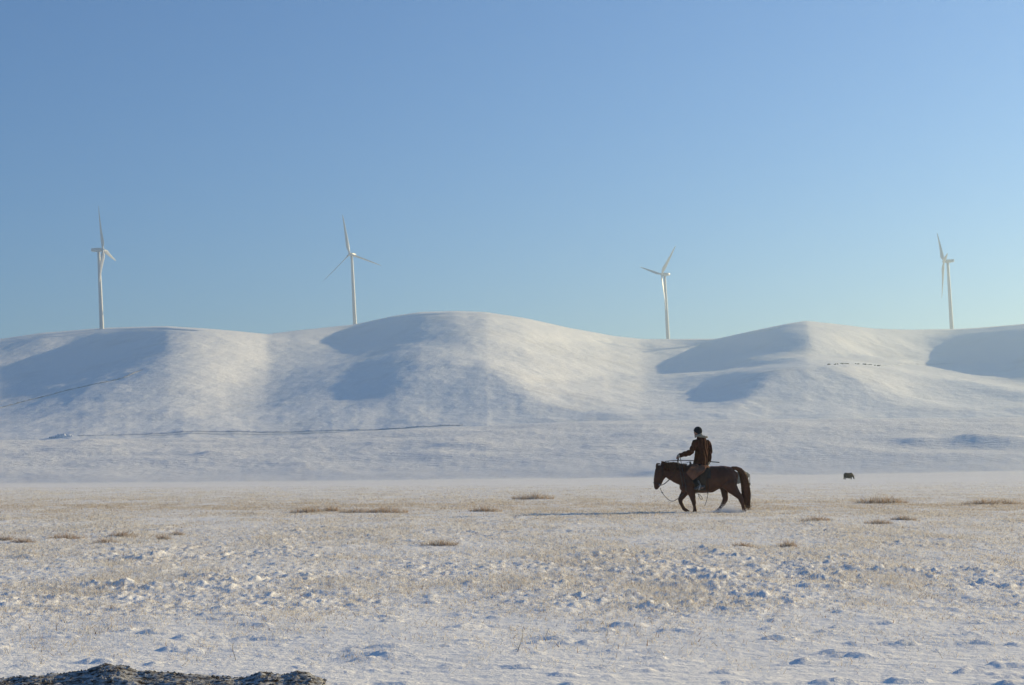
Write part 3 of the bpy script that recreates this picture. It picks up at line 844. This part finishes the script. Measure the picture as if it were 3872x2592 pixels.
# ------------------------------------------------------------------ cattle
def cow(name, label, px, d, face_right, scale, m_coat, m_face, yaw, sink=0.17, blaze=True):
    root = thing(name, label, 'cow', ground_matrix(px, 1815, d, yaw + (math.pi if face_right else 0), sink))
    root.scale = (scale,) * 3
    def P(x, z, y=0.0): return Vector((x, y, z))
    bm = bmesh.new()
    tube_bm(bm, [P(-.72, .86), P(-.60, .90), P(-.35, .80), P(0, .76), P(.35, .80), P(.62, .93), P(.78, .93)], [.14, .22, .28, .31, .30, .25, .14], [.24, .34, .40, .43, .40, .33, .20], seg=16)
    tube_bm(bm, [P(-.65, .95), P(-.88, .78), P(-1.02, .58)], [.14, .11, .10], [.24, .18, .13], seg=12)
    tube_bm(bm, [P(-1.00, .62), P(-1.07, .45), P(-1.13, .28), P(-1.15, .21)], [.10, .10, .07, .06], [.12, .11, .08, .06], seg=12)
    for s in (-1, 1):
        tube_bm(bm, [P(-.50, .75, .14 * s), P(-.50, .45, .15 * s), P(-.49, .24, .15 * s), P(-.50, .02, .15 * s)], [.12, .075, .055, .06], seg=10)
        tube_bm(bm, [P(.60, .80, .14 * s), P(.64, .52, .15 * s), P(.72, .33, .15 * s), P(.68, .16, .15 * s), P(.68, .02, .15 * s)], [.15, .10, .06, .05, .06], seg=10)
        tube_bm(bm, [P(-.99, .60, .09 * s), P(-.985, .60, .17 * s), P(-.99, .57, .23 * s)], [.03, .05, .015], [.02, .025, .01], seg=8)
    me = fuse(bm, name + '_body', 0.022, 4); wobble(me, .03, 9, 20)
    obj('body', me, m_coat, root)
    for s in (-1, 1):
        bm = bmesh.new()
        tube_bm(bm, catmull([P(-1.0, .66, .07 * s), P(-1.01, .70, .19 * s), P(-1.04, .79, .27 * s), P(-1.06, .90, .27 * s)], 4), [.032 - .0018 * k for k in range(13)], seg=8)
        obj('horn', mesh_of(bm, 'horn'), M_HORN, root)
    bm = bmesh.new()
    ellipsoid_bm(bm, P(-1.125, .40), (.055, .075, .17), Matrix.Rotation(-.32, 3, 'Y'))
    ellipsoid_bm(bm, P(-1.16, .24), (.05, .07, .06))
    obj('blaze', mesh_of(bm, 'blaze'), m_face, root)
    bm = bmesh.new()
    tube_bm(bm, catmull([P(.86, 1.02), P(.92, .98), P(.94, .80), P(.93, .58), P(.94, .36)], 4), [.03 - .0006 * k for k in range(17)], seg=8)
    ellipsoid_bm(bm, P(.94, .34), (.05, .05, .12))
    obj('tail', mesh_of(bm, 'tail'), m_coat, root)
    return root
cow('cow', 'dark brown cow grazing alone on the snow at the right', 3208, 205, True, 0.93, M_COWD, M_FACE, 0.5, blaze=True)
cow('cow', 'pale grey cow half hidden behind the walking horse\'s tail', 2786, 101, False, 1.02, M_COWP, M_FACE, 0.15)

# ------------------------------------------------------------------ wind turbines
def turbine(label, c, row, d, axis_deg, phase, height=71.2, R=38.5):
    """axis_deg: heading of the hub from the tower, 0 = to the right, -90 = towards the viewer"""
    p = G3 @ hill_point(c, row)
    # stand plumb on the hill, a little behind the skyline sample
    a, b, e = ray(c * OV, row * OV)
    k = d / b
    base = G3 @ Vector((a * k, b * k, HC + e * k))
    root = thing('wind_turbine', label, 'wind turbine', Matrix.Translation(base) @ Matrix.Rotation(math.radians(axis_deg), 4, 'Z'), 'wind turbines along the ridge')
    bm = bmesh.new()
    seg = 32; rings = []
    for i in range(15):
        t = i / 14
        z = -6 + (height + 6 - 1.6) * t
        r = 2.05 - 0.80 * t
        rings.append([bm.verts.new((r * math.cos(2 * math.pi * q / seg), r * math.sin(2 * math.pi * q / seg), z)) for q in range(seg)])
    for i in range(14):
        for q in range(seg):
            bm.faces.new((rings[i][q], rings[i][(q + 1) % seg], rings[i + 1][(q + 1) % seg], rings[i + 1][q]))
    bm.faces.new(rings[-1]); bm.faces.new(rings[0][::-1])
    tower = obj('tower', mesh_of(bm, 'tower'), M_TURB, root)
    bm = bmesh.new()
    bmesh.ops.create_cube(bm, size=1, matrix=Matrix.Translation((-0.2 * 0.6, 0.6, height - .55)) @ Matrix.Diagonal((.9, .12, 2.0, 1)))
    bm.free()
    # nacelle: rounded box tapering to the rear
    bm = bmesh.new()
    prof = [(-6.4, 1.0, 1.05, .35), (-6.2, 1.45, 1.4, .25), (-3.0, 1.75, 1.65, .1), (0.5, 1.8, 1.75, 0), (2.0, 1.65, 1.65, 0), (2.5, 1.3, 1.35, 0)]
    rings = []
    for (x, hw, hh, dz) in prof:
        ring = []
        for q in range(24):
            a_ = 2 * math.pi * q / 24
            cx, sx = math.cos(a_), math.sin(a_)
            ring.append(bm.verts.new((x, hw * math.copysign(abs(cx) ** .45, cx), height + dz + hh * math.copysign(abs(sx) ** .45, sx))))
        rings.append(ring)
    for i in range(len(rings) - 1):
        for q in range(24):
            bm.faces.new((rings[i][q], rings[i][(q + 1) % 24], rings[i + 1][(q + 1) % 24], rings[i + 1][q]))
    bm.faces.new(rings[0][::-1]); bm.faces.new(rings[-1])
    obj('nacelle', mesh_of(bm, 'nacelle'), M_TURB, root)
    bm = bmesh.new(); tube_bm(bm, [Vector((2.4, 0, height)), Vector((3.2, 0, height)), Vector((4.3, 0, height)), Vector((5.0, 0, height)), Vector((5.4, 0, height))], [1.3, 1.5, 1.35, .9, .35], seg=20)
    hub = obj('hub', mesh_of(bm, 'hub'), M_TURB, root)
    # blade along +z, chord along y, slight prebend forward
    V, Fc = [], []
    st_ = [(0.6, 1.9, 1.9, 0), (2.2, 1.9, 1.7, 5), (4.5, 2.5, 1.2, 16), (7.5, 3.2, .75, 16), (12, 2.8, .5, 11), (18, 2.2, .36, 7), (25, 1.65, .25, 4), (32, 1.1, .16, 1), (36.5, .7, .09, 0), (38.3, .25, .04, 0)]
    ns = 12
    for (r, ch, th, tw) in st_:
        ch *= 1.2 if r > 3 else 1.0
        t = math.radians(tw + 44)
        for q in range(ns):
            a_ = 2 * math.pi * q / ns
            cy_ = ch * (0.5 * math.cos(a_)) - ch * (.18 if r > 3 else 0); cx_ = th * 0.5 * math.sin(a_)
            V.append((cx_ * math.cos(t) - cy_ * math.sin(t) + 1.6 * (r / 38) ** 2, cy_ * math.cos(t) + cx_ * math.sin(t), r))
    for i in range(len(st_) - 1):
        for q in range(ns):
            Fc.append((i * ns + q, i * ns + (q + 1) % ns, (i + 1) * ns + (q + 1) % ns, (i + 1) * ns + q))
    bl = np_mesh('blade', np.array(V), np.array(Fc))
    for k in range(3):
        o = obj('blade', bl, M_TURB, root)
        o.location = (3.9, 0, height); o.scale = (1, 1, 1.045)
        o.rotation_euler = (math.radians(phase + 120 * k), 0, 0)
    return root
# phase is measured looking from the hub's front; picture angles were converted by hand
def axis(alpha_toward, side):
    return (-180 + (90 - alpha_toward)) if side < 0 else -(90 - alpha_toward)
turbine('leftmost white wind turbine, its nose pointing right, on the left hill', 233, 753, 1270, 2, 24)
turbine('white wind turbine with all three blades spread, left of the rounded summit', 812, 746, 1408, -115.8, 7)
turbine('pale wind turbine with one blade hanging down, between the two summits', 1528, 779, 1524, -151.3, -50)
turbine('rightmost wind turbine, edge-on with blades up and down, by the right edge', 2177, 757, 1446, -189, 34)
# ------------------------------------------------------------------ details on the hills
_ci = np.arange(len(cols_ov))
def hill_pos(c, row, lift=0.0):
    """interpolated plain-frame point of the hillside seen at overview column c, row"""
    jf = float(np.interp(c, cols_ov, _ci)); j = int(min(jf, len(cols_ov) - 2)); u = jf - j
    def one(jj):
        r = ROW[:, jj]
        i_ = float(np.interp(-row, -r, np.arange(NR))); i0 = int(min(i_, NR - 2)); v = i_ - i0
        return Vector([float(A_[i0, jj] * (1 - v) + A_[i0 + 1, jj] * v) for A_ in (HX, HY, HZ)])
    p = one(j) * (1 - u) + one(j + 1) * u
    p.z += lift
    return p
def berm(name, pts, width, height, material, step=3.0, jitter=0.6, seed=0):
    """low uneven bank following a line on the hillside (overview px)"""
    pts = np.array(pts, float); r_ = random.Random(seed)
    cs = np.arange(pts[0, 0], pts[-1, 0], step)
    ctr = [hill_pos(c, float(np.interp(c, pts[:, 0], pts[:, 1]))) for c in cs]
    V, Fc = [], []
    for i, p in enumerate(ctr):
        t = (ctr[min(i + 1, len(ctr) - 1)] - ctr[max(i - 1, 0)]).normalized()
        nrm = Vector((-t.y, t.x, 0)).normalized()
        end = min(1, i / 6, (len(ctr) - 1 - i) / 6)
        h = height * (1 + r_.uniform(-jitter, jitter)) * end
        for (a_, b_) in ((-1, -.35), (-.55, .35), (-.15, 1), (.25, .9), (.6, .3), (1, -.35)):
            V.append(p + nrm * a_ * width + Vector((0, 0, b_ * h + r_.uniform(-.06, .06) * h)))
    for i in range(len(ctr) - 1):
        for k in range(5):
            a_ = i * 6 + k
            Fc.append((a_, a_ + 1, a_ + 7, a_ + 6))
    return obj(name, np_mesh(name, to_world(np.array([tuple(v) for v in V])), np.array(Fc)), material)
M_DIRT = mat('dirt_track', (0.38, 0.355, 0.33), rough=0.95, var=0.4, scale=0.5, spec=0.05, color2=(0.42, 0.40, 0.38))
M_BERM = mat('snow_bank', (0.74, 0.75, 0.78), rough=0.8, var=0.08, scale=0.4, spec=0.1)
tag(berm('track_bank', [(-60, 952), (0, 935), (60, 920), (150, 896), (230, 879), (280, 867), (330, 847)], 0.9, 0.35, M_DIRT, seed=2), kind='structure')
tag(berm('track_bank', [(180, 998), (300, 995), (500, 989), (700, 983), (900, 977), (1060, 971)], 1.6, 0.3, M_BERM, seed=3), kind='structure')
tag(berm('track_bank', [(330, 999.5), (500, 994), (700, 988), (850, 982)], 1.2, 0.18, M_BERM, seed=4), kind='structure')
tag(berm('track_bank', [(2010, 836), (2120, 834), (2190, 832)], 1.2, 0.4, M_BERM, seed=5), kind='structure')

# snow pile beside the track
r_ = random.Random(3)
bm = bmesh.new()
for k in range(16):
    f = k / 15
    x_ = -5.0 + 9.5 * f + r_.uniform(-.4, .4); hgt = 1.5 * math.sin(math.pi * min(1, max(0.06, f * .95 + .04))) ** .6 * r_.uniform(.6, 1.1)
    ellipsoid_bm(bm, Vector((x_, r_.uniform(-.8, .8), hgt * .25)), (r_.uniform(.8, 1.5), r_.uniform(.9, 1.5), hgt * .8), seg=10)
pile_me = fuse(bm, 'snow_pile', 0.16, 1); wobble(pile_me, .35, 1.1, 30)
pile = obj('snow_pile', pile_me, M_BERM)
pile.matrix_world = Matrix.Translation(G3 @ hill_pos(148, 1000, -.15)) @ G4
tag(pile, 'heap of cleared snow beside the track at the foot of the left hill', 'snow pile')

# dark rocks along the crest of the low right hill
M_ROCK = mat('dark_rock', (0.10, 0.085, 0.075), rough=0.95, var=0.4, scale=2.0, spec=0.1, color2=(0.22, 0.20, 0.19))
rock_meshes = []
for k in range(4):
    bm = bmesh.new(); bmesh.ops.create_icosphere(bm, subdivisions=2, radius=1.0)
    for v in bm.verts:
        q = v.co
        f = 1 + 0.38 * float(perlin(np.array([q.x * 1.7 + k * 9.1 + q.z]), np.array([q.y * 1.7 + q.z * 1.3]), 150)[0]) * 1.6
        v.co = Vector((q.x * f, q.y * f, max(q.z, -.5) * f * .75))
    rock_meshes.append(mesh_of(bm, 'rock', False))
for k in range(34):
    c = r_.uniform(1895, 1942) if k < 14 else r_.uniform(1955, 2014)
    o = obj('rock', rock_meshes[k % 4], M_ROCK)
    s_ = r_.uniform(.25, .6)
    o.matrix_world = Matrix.Translation(G3 @ hill_pos(c, float(crest_f(c)) + r_.uniform(-.3, 1.6), .15)) @ G4 @ Matrix.Rotation(r_.uniform(0, 6), 4, 'Z') @ Matrix.Diagonal((s_ * r_.uniform(.8, 1.8), s_, s_ * r_.uniform(.7, 1.3), 1))
    if k < 14:
        tag(o, 'small dark rock in the left cluster on the low right hill crest', 'rock', 'left cluster of crest rocks')
    else:
        tag(o, 'small dark rock in the longer right cluster on the low right hill crest', 'rock', 'right cluster of crest rocks')

# ------------------------------------------------------------------ frosted grass
def grass_material(name):
    m = bpy.data.materials.new(name); m.use_nodes = True
    nt = m.node_tree; L = nt.links.new
    b = nt.nodes['Principled BSDF']; out = nt.nodes['Material Output']
    at = nt.nodes.new('ShaderNodeAttribute'); at.attribute_name = 'tint'
    L(at.outputs['Color'], b.inputs['Base Color'])
    b.inputs['Roughness'].default_value = 0.8; b.inputs['Specular IOR Level'].default_value = 0.1
    tr = nt.nodes.new('ShaderNodeBsdfTranslucent'); L(at.outputs['Color'], tr.inputs['Color'])
    mx = nt.nodes.new('ShaderNodeMixShader'); mx.inputs[0].default_value = 0.4
    L(b.outputs[0], mx.inputs[1]); L(tr.outputs[0], mx.inputs[2]); L(mx.outputs[0], out.inputs['Surface'])
    return m
M_GRASS = grass_material('frosted_grass')
def blades(base, hgt, wid, lean, tint, rng):
    """bent tapering blades; base (n,3), returns a mesh"""
    n = len(base)
    az = rng.random(n) * 2 * math.pi
    side = np.stack([np.cos(az), np.sin(az), np.zeros(n)], 1)
    la = rng.random(n) * 2 * math.pi
    ld = np.stack([np.cos(la), np.sin(la), np.zeros(n)], 1) * (lean * rng.random(n))[:, None]
    up = np.array([0, 0, 1.0])
    tip = base + up * (hgt * (1 - .25 * lean))[:, None] + ld * (hgt * 1.1)[:, None]
    w = wid[:, None]
    V = np.empty((n, 3, 3))
    V[:, 0] = base - side * w; V[:, 1] = base + side * w; V[:, 2] = tip
    return V.reshape(-1, 3), np.arange(n * 3).reshape(-1, 3), np.repeat(tint, 3, 0)
def grass_mesh(name, V, Fc, T):
    me = np_mesh(name, V, Fc, False)
    ca = me.attributes.new('tint', 'FLOAT_COLOR', 'POINT')
    ca.data.foreach_set('color', np.concatenate([T, np.ones((len(T), 1))], 1).astype(np.float32).ravel())
    return me
FROST = np.array([0.76, 0.73, 0.67]); TAN = np.array([0.48, 0.35, 0.20]); BROWN = np.array([0.20, 0.115, 0.065])
g = np.random.default_rng(21)
NC = 90000
yc = np.exp(g.uniform(math.log(8.6), math.log(120), NC)); uc = g.uniform(-0.43, 0.43, NC)
xc = uc * (yc + 2)
rough_c = roughness(xc, yc)
patch = smooth(-0.15, 0.35, fbm(xc * 0.5, yc * 0.22, 3, 120))
band = np.exp(-((yc - 46) / 9) ** 2)
keep = g.random(NC) < np.clip((0.52 + 0.20 * patch) * np.clip(rough_c * 1.2 + .25, 0.12, 1) * smooth(7.5, 13, yc) * (1 + .6 * band) * (1 - .6 * smooth(70, 110, yc)), 0, 1)
xc, yc, patch, band = xc[keep], yc[keep], patch[keep], band[keep]
nb = 16
n = len(xc) * nb
Xb = np.repeat(xc, nb) + g.normal(0, 1, n) * np.repeat(0.04 + 0.0024 * yc, nb)
Yb = np.repeat(yc, nb) + g.normal(0, 1, n) * np.repeat(0.06 + 0.008 * yc, nb)
Zb = ground_z(Xb, Yb) - 0.006
hh = np.repeat(g.uniform(0.026, 0.075, len(xc)) * (0.8 + 0.5 * patch), nb) * g.uniform(.5, 1.25, n)
ww = np.clip(np.repeat(yc, nb) * 0.00024, 0.0036, 0.013) * g.uniform(.6, 1.4, n)
mixr = np.clip(g.normal(0.15, 0.18, n) + np.repeat(band * .33, nb) + np.repeat(g.normal(0, .15, len(xc)), nb), 0, 1)[:, None]
tint = FROST * (1 - mixr) + TAN * mixr
dk = (g.random(n) < 0.05)[:, None]
tint = np.where(dk, BROWN * 1.3, tint)
V, Fc, T = blades(np.stack([Xb, Yb, Zb], 1), hh, ww, 1.3, tint, g)
grass = obj('grass', grass_mesh('grass', to_world(V), Fc, T), M_GRASS)
tag(grass, 'thin frosted grass poking through the snow of the plain', 'grass', kind='stuff')
print('GRASS tris', len(Fc))

# dry brown clumps that stand out from the rest
def clump(label, px, py, wpx, hpx, shade, seed):
    d = HC * F / (py - HOR)
    x, y, _ = plain_point(px, py, d); x, y = float(x), float(y)
    w = wpx / F * d; h = hpx / F * d
    gg = np.random.default_rng(400 + seed)
    wpx = wpx * 1.25; w = w * 1.25
    nn = int(170 + wpx * 2.3)
    bx_ = np.clip(gg.normal(0, .30, nn), -.46, .46) * w; by_ = np.clip(gg.normal(0, .2, nn), -.3, .3) * w * .7
    zz = ground_z(x + bx_, y + by_) - float(ground_z(np.array([x]), np.array([y]))[0])
    fall = 1 - 0.55 * np.abs(bx_ / w * 2)
    c3 = (TAN * 1.0 * (1 - shade) + BROWN * 1.9 * shade) * gg.uniform(.7, 1.4, (nn, 1))
    fr = (gg.random(nn) < .5)[:, None]
    c3 = np.where(fr, FROST * .8, c3)
    V, Fc, T = blades(np.stack([bx_, by_, zz - .01], 1), h * 1.1 * fall * gg.uniform(.3, 1.25, nn), np.full(nn, max(.003, d * .00020)), 1.2, c3, gg)
    o = obj('dry_grass_clump', grass_mesh('dry_grass_clump', V, Fc, T), M_GRASS)
    o.matrix_world = ground_matrix(px, py, d)
    tag(o, label, 'grass clump', 'dry grass clumps on the plain')
CL = [("small rust clump cut by the left edge, leftmost of the brown clumps", 20, 2046, 60, 34, .8),
      ("low rust clump, second of the brown clumps from the left edge", 90, 2055, 75, 32, .8),
      ("wide rust clump, third of the brown clumps from the left edge", 255, 2040, 110, 40, .75),
      ("rust clump by a snow lump, fourth of the brown clumps from the left edge", 400, 2057, 80, 34, .7),
      ("rust clump, fifth of the brown clumps from the left edge", 466, 2031, 80, 36, .7),
      ("thin rust clump, sixth of the brown clumps from the left edge", 620, 2040, 44, 40, .7),
      ("tiny rust clump, seventh of the brown clumps from the left edge", 670, 2022, 44, 30, .75),
      ("brown clump just left of the three standing together below the second turbine", 1165, 1938, 110, 34, .6),
      ("brown clump in the row below the second turbine, second from its left", 1254, 1935, 90, 30, .6),
      ("faint brown clump in the row below the second turbine, third from its left", 1350, 1938, 110, 30, .5),
      ("bushy brown clump in the row below the second turbine, at its right end", 1452, 1940, 150, 40, .6),
      ("tall tan clump at the right end of the long tan grass band", 2016, 1888, 130, 40, .45),
      ("dark clump on the edge of a blue snow hollow, ahead of the horse", 1838, 1936, 100, 34, .55),
      ("sparse tan clump in the open snow left of the picture's centre foreground", 1660, 2064, 110, 40, .45),
      ("tall tan clump right of the horse, below the dark cow", 3332, 1903, 150, 46, .5),
      ("brown clump near the right edge, left of its twin", 3715, 1909, 120, 34, .55),
      ("brown clump nearest the right edge of the picture", 3800, 1906, 110, 32, .5),
      ("low rusty clump beside a round snow lump, right of the horse's hooves", 3082, 1972, 90, 28, .75),
      ("dark low clump in the snow directly below the horse's tail", 2816, 2068, 80, 26, .75),
      ("spiky brown clump below and right of the horse's tail", 2977, 2068, 60, 42, .65),
      ("low tan clump, left of a close pair below the dark cow", 3321, 1981, 80, 30, .55),
      ("tan clump, right of a close pair below the dark cow", 3421, 1970, 80, 30, .5)]
for k, (lb, px, py, w_, h_, sh) in enumerate(CL):
    clump(lb, px, py, w_, h_, sh, k)

# single dry stalks in the foreground
def stalk(label, px, py, pts, seed):
    d = HC * F / (py - HOR)
    q = catmull([Vector((a_ / F * d, 0.02 * math.sin(i), b_ / F * d)) for i, (a_, b_) in enumerate(pts)], 5)
    bm = bmesh.new(); tube_bm(bm, q, [.0024 * (1 - .5 * i / len(q)) for i in range(len(q))], seg=6, round_ends=False)
    o = obj('dry_stalk', mesh_of(bm, 'dry_stalk'), M_STALK)
    o.matrix_world = ground_matrix(px, py, d, sink=.01)
    tag(o, label, 'stalk', 'dry stalks in the foreground snow')
M_STALK = mat('dry_stalk', (0.30, 0.23, 0.15), rough=0.9)
stalk('tall curved dry stalk standing alone in the centre foreground', 1952, 2462, [(0, -3), (12, 25), (22, 60), (27, 100)], 1)
stalk('short bent dry stalk in the left foreground snow', 893, 2488, [(0, -3), (-8, 22), (-16, 45), (-12, 70)], 2)
stalk('small forked dry stalk in the right foreground', 3268, 2428, [(0, -3), (5, 12), (3, 24)], 3)

# ------------------------------------------------------------------ frosted earth bank at the bottom left
M_EARTH = bpy.data.materials.new('frosted_earth'); M_EARTH.use_nodes = True
nt = M_EARTH.node_tree; b = nt.nodes['Principled BSDF']; b.inputs['Roughness'].default_value = 0.9; b.inputs['Specular IOR Level'].default_value = 0.1
geo = nt.nodes.new('ShaderNodeNewGeometry')
nz = nt.nodes.new('ShaderNodeTexNoise'); nz.inputs['Scale'].default_value = 34; nz.inputs['Detail'].default_value = 8; nz.inputs['Roughness'].default_value = .75
mpn = nt.nodes.new('ShaderNodeMapping'); mpn.inputs['Scale'].default_value = (.45, 1, 1)
nt.links.new(geo.outputs['Position'], mpn.inputs['Vector']); nt.links.new(mpn.outputs[0], nz.inputs['Vector'])
rp = nt.nodes.new('ShaderNodeValToRGB'); rp.color_ramp.elements[0].position = .42; rp.color_ramp.elements[1].position = .58
rp.color_ramp.elements[0].color = (0.055, 0.036, 0.022, 1); rp.color_ramp.elements[1].color = (0.52, 0.52, 0.51, 1)
nt.links.new(nz.outputs['Fac'], rp.inputs['Fac']); nt.links.new(rp.outputs['Color'], b.inputs['Base Color'])
bp = nt.nodes.new('ShaderNodeBump'); bp.inputs['Strength'].default_value = 1; bp.inputs['Distance'].default_value = .015
nt.links.new(nz.outputs['Fac'], bp.inputs['Height']); nt.links.new(bp.outputs['Normal'], b.inputs['Normal'])
crest = np.array([(-500, 2570), (0, 2562), (120, 2553), (220, 2545), (330, 2531), (385, 2509), (420, 2506), (470, 2516), (540, 2532), (620, 2541), (720, 2543), (800, 2555), (880, 2562), (945, 2553), (985, 2536), (1025, 2546), (1075, 2548), (1120, 2534), (1165, 2540), (1215, 2562), (1262, 2590), (1330, 2600)], float)
DBK = 8.0
cols_e = np.linspace(-480, 1300, 360)
rows_e = np.linspace(-0.30, 0.62, 46)            # behind .. in front of the crest
Vx, Vy, Vz = [], [], []
for c_ in cols_e:
    cr = np.interp(c_, crest[:, 0], crest[:, 1]) + 7
    x, y, z = plain_point(c_, cr, DBK)
    x, y, z = float(x), float(y), float(z)
    yy = y - rows_e
    xx = x * (yy / y)
    gz = ground_base(xx, yy)
    gz0 = ground_z(xx, yy)
    top = max(z, 0.0)
    prof = np.where(rows_e < 0, np.exp(-(rows_e / .10) ** 2), np.maximum(1 - rows_e / .30, 0) ** .8 * .9 + .1 * np.exp(-(rows_e / .08) ** 2))
    zz = np.maximum(gz, gz0 - .02) * (1 - prof) + top * prof
    edge = np.clip((1275 - c_) / 60, 0, 1)
    rough_e = .018 * fbm(xx * 7, yy * 14, 4, 300, .6) + .007 * np.abs(fbm(xx * 40, yy * 46, 2, 310))
    fr = np.where(rows_e < 0, np.exp(-(rows_e / .09) ** 2), 1)
    zz = zz + rough_e * fr * edge
    zz = zz - (1 - np.where(rows_e < -0.2, np.clip((rows_e + .30) / .1, 0, 1), 1)) * .03 - (1 - edge) * .05
    zz = np.where(rows_e < 0, np.where(prof < .12, gz0 - .025, zz), zz + .004)
    Vx.append(xx); Vy.append(yy); Vz.append(zz)
Ev = np.stack([np.array(Vx), np.array(Vy), np.array(Vz)], -1)
bank = obj('earth_bank', np_mesh('earth_bank', to_world(Ev.reshape(-1, 3)), grid_faces(len(cols_e), len(rows_e))[:, ::-1]), M_EARTH)
tag(bank, 'dark ridge of frost-dusted turned earth along the bottom left', 'earth bank', kind='structure')
M_CLOD = mat('frosted_clod', (0.07, 0.048, 0.032), rough=0.95, var=.4, scale=9.0, color2=(0.42, 0.41, 0.40))
CV, CF = [], []
ico = bmesh.new(); bmesh.ops.create_icosphere(ico, subdivisions=1, radius=1)
iv = np.array([v.co[:] for v in ico.verts]); jf_ = np.array([[v.index for v in f.verts] for f in ico.faces]); ico.free()
for k in range(800):
    i_ = g.integers(20, len(cols_e) - 14); j_ = int(np.clip(g.normal(19, 5), 12, 44))
    s_ = g.uniform(.0025, .007) * (1 if g.random() > .06 else 1.8)
    v_ = iv * (1 + .35 * g.normal(0, 1, (len(iv), 1))) * s_ * np.array([1.2, 1, .8]) + Ev[i_, j_] + np.array([0, 0, s_ * .3])
    CF.append(jf_ + len(CV) * len(iv)); CV.append(v_)
cl = obj('clods', np_mesh('clods', to_world(np.concatenate(CV)), np.concatenate(CF), False), M_CLOD, bank)
tag(cl, kind='stuff')

# ------------------------------------------------------------------ powder snow kicked up by the hooves
M_POWDER = mat('powder_snow', (0.88, 0.88, 0.9), rough=0.9, var=.03)
nn = 15000
sp = g.random(nn)
cx_ = np.where(sp < .62, g.normal(1400, 95, nn), np.where(sp < .86, g.normal(1120, 70, nn), g.normal(1600, 40, nn)))
hz = np.abs(g.normal(0, 1, nn)) * np.where(sp < .62, .105, .06) * np.exp(-((cx_ - 1390) / 260) ** 2)
pc = np.stack([(cx_ - 950) / HP, g.normal(0.0, .16, nn), hz], 1)
tet = np.array([[1, 1, 1], [-1, -1, 1], [-1, 1, -1], [1, -1, -1]]) * 1.0
ss = g.uniform(.0018, .0045, nn)
PV = (pc[:, None, :] + tet[None] * ss[:, None, None]).reshape(-1, 3)
PF = (np.arange(nn) * 4)[:, None, None] + np.array([[0, 1, 2], [0, 3, 1], [0, 2, 3], [1, 3, 2]])[None]
spray = obj('snow_spray', np_mesh('snow_spray', PV, PF.reshape(-1, 3), False), M_POWDER)
spray.matrix_world = HORSE_M
tag(spray, 'powder snow kicked up round the horse\'s hind hooves', 'snow', kind='stuff')

# ------------------------------------------------------------------ thin winter haze
hz_me = bpy.data.meshes.new('haze')
bm = bmesh.new(); bmesh.ops.create_cube(bm, size=1, matrix=Matrix.Translation((0, 1400, 15)) @ Matrix.Diagonal((9000, 5200, 520, 1)))
bm.to_mesh(hz_me); bm.free()
M_HAZE = bpy.data.materials.new('haze'); M_HAZE.use_nodes = True
nt = M_HAZE.node_tree; nt.nodes.remove(nt.nodes['Principled BSDF'])
pv = nt.nodes.new('ShaderNodeVolumePrincipled')
pv.inputs['Color'].default_value = (0.66, 0.87, 1.0, 1)
pv.inputs['Density'].default_value = 0.00036
pv.inputs['Anisotropy'].default_value = 0.4
nt.links.new(pv.outputs[0], nt.nodes['Material Output'].inputs['Volume'])
haze = obj('haze', hz_me, M_HAZE)
tag(haze, kind='stuff')
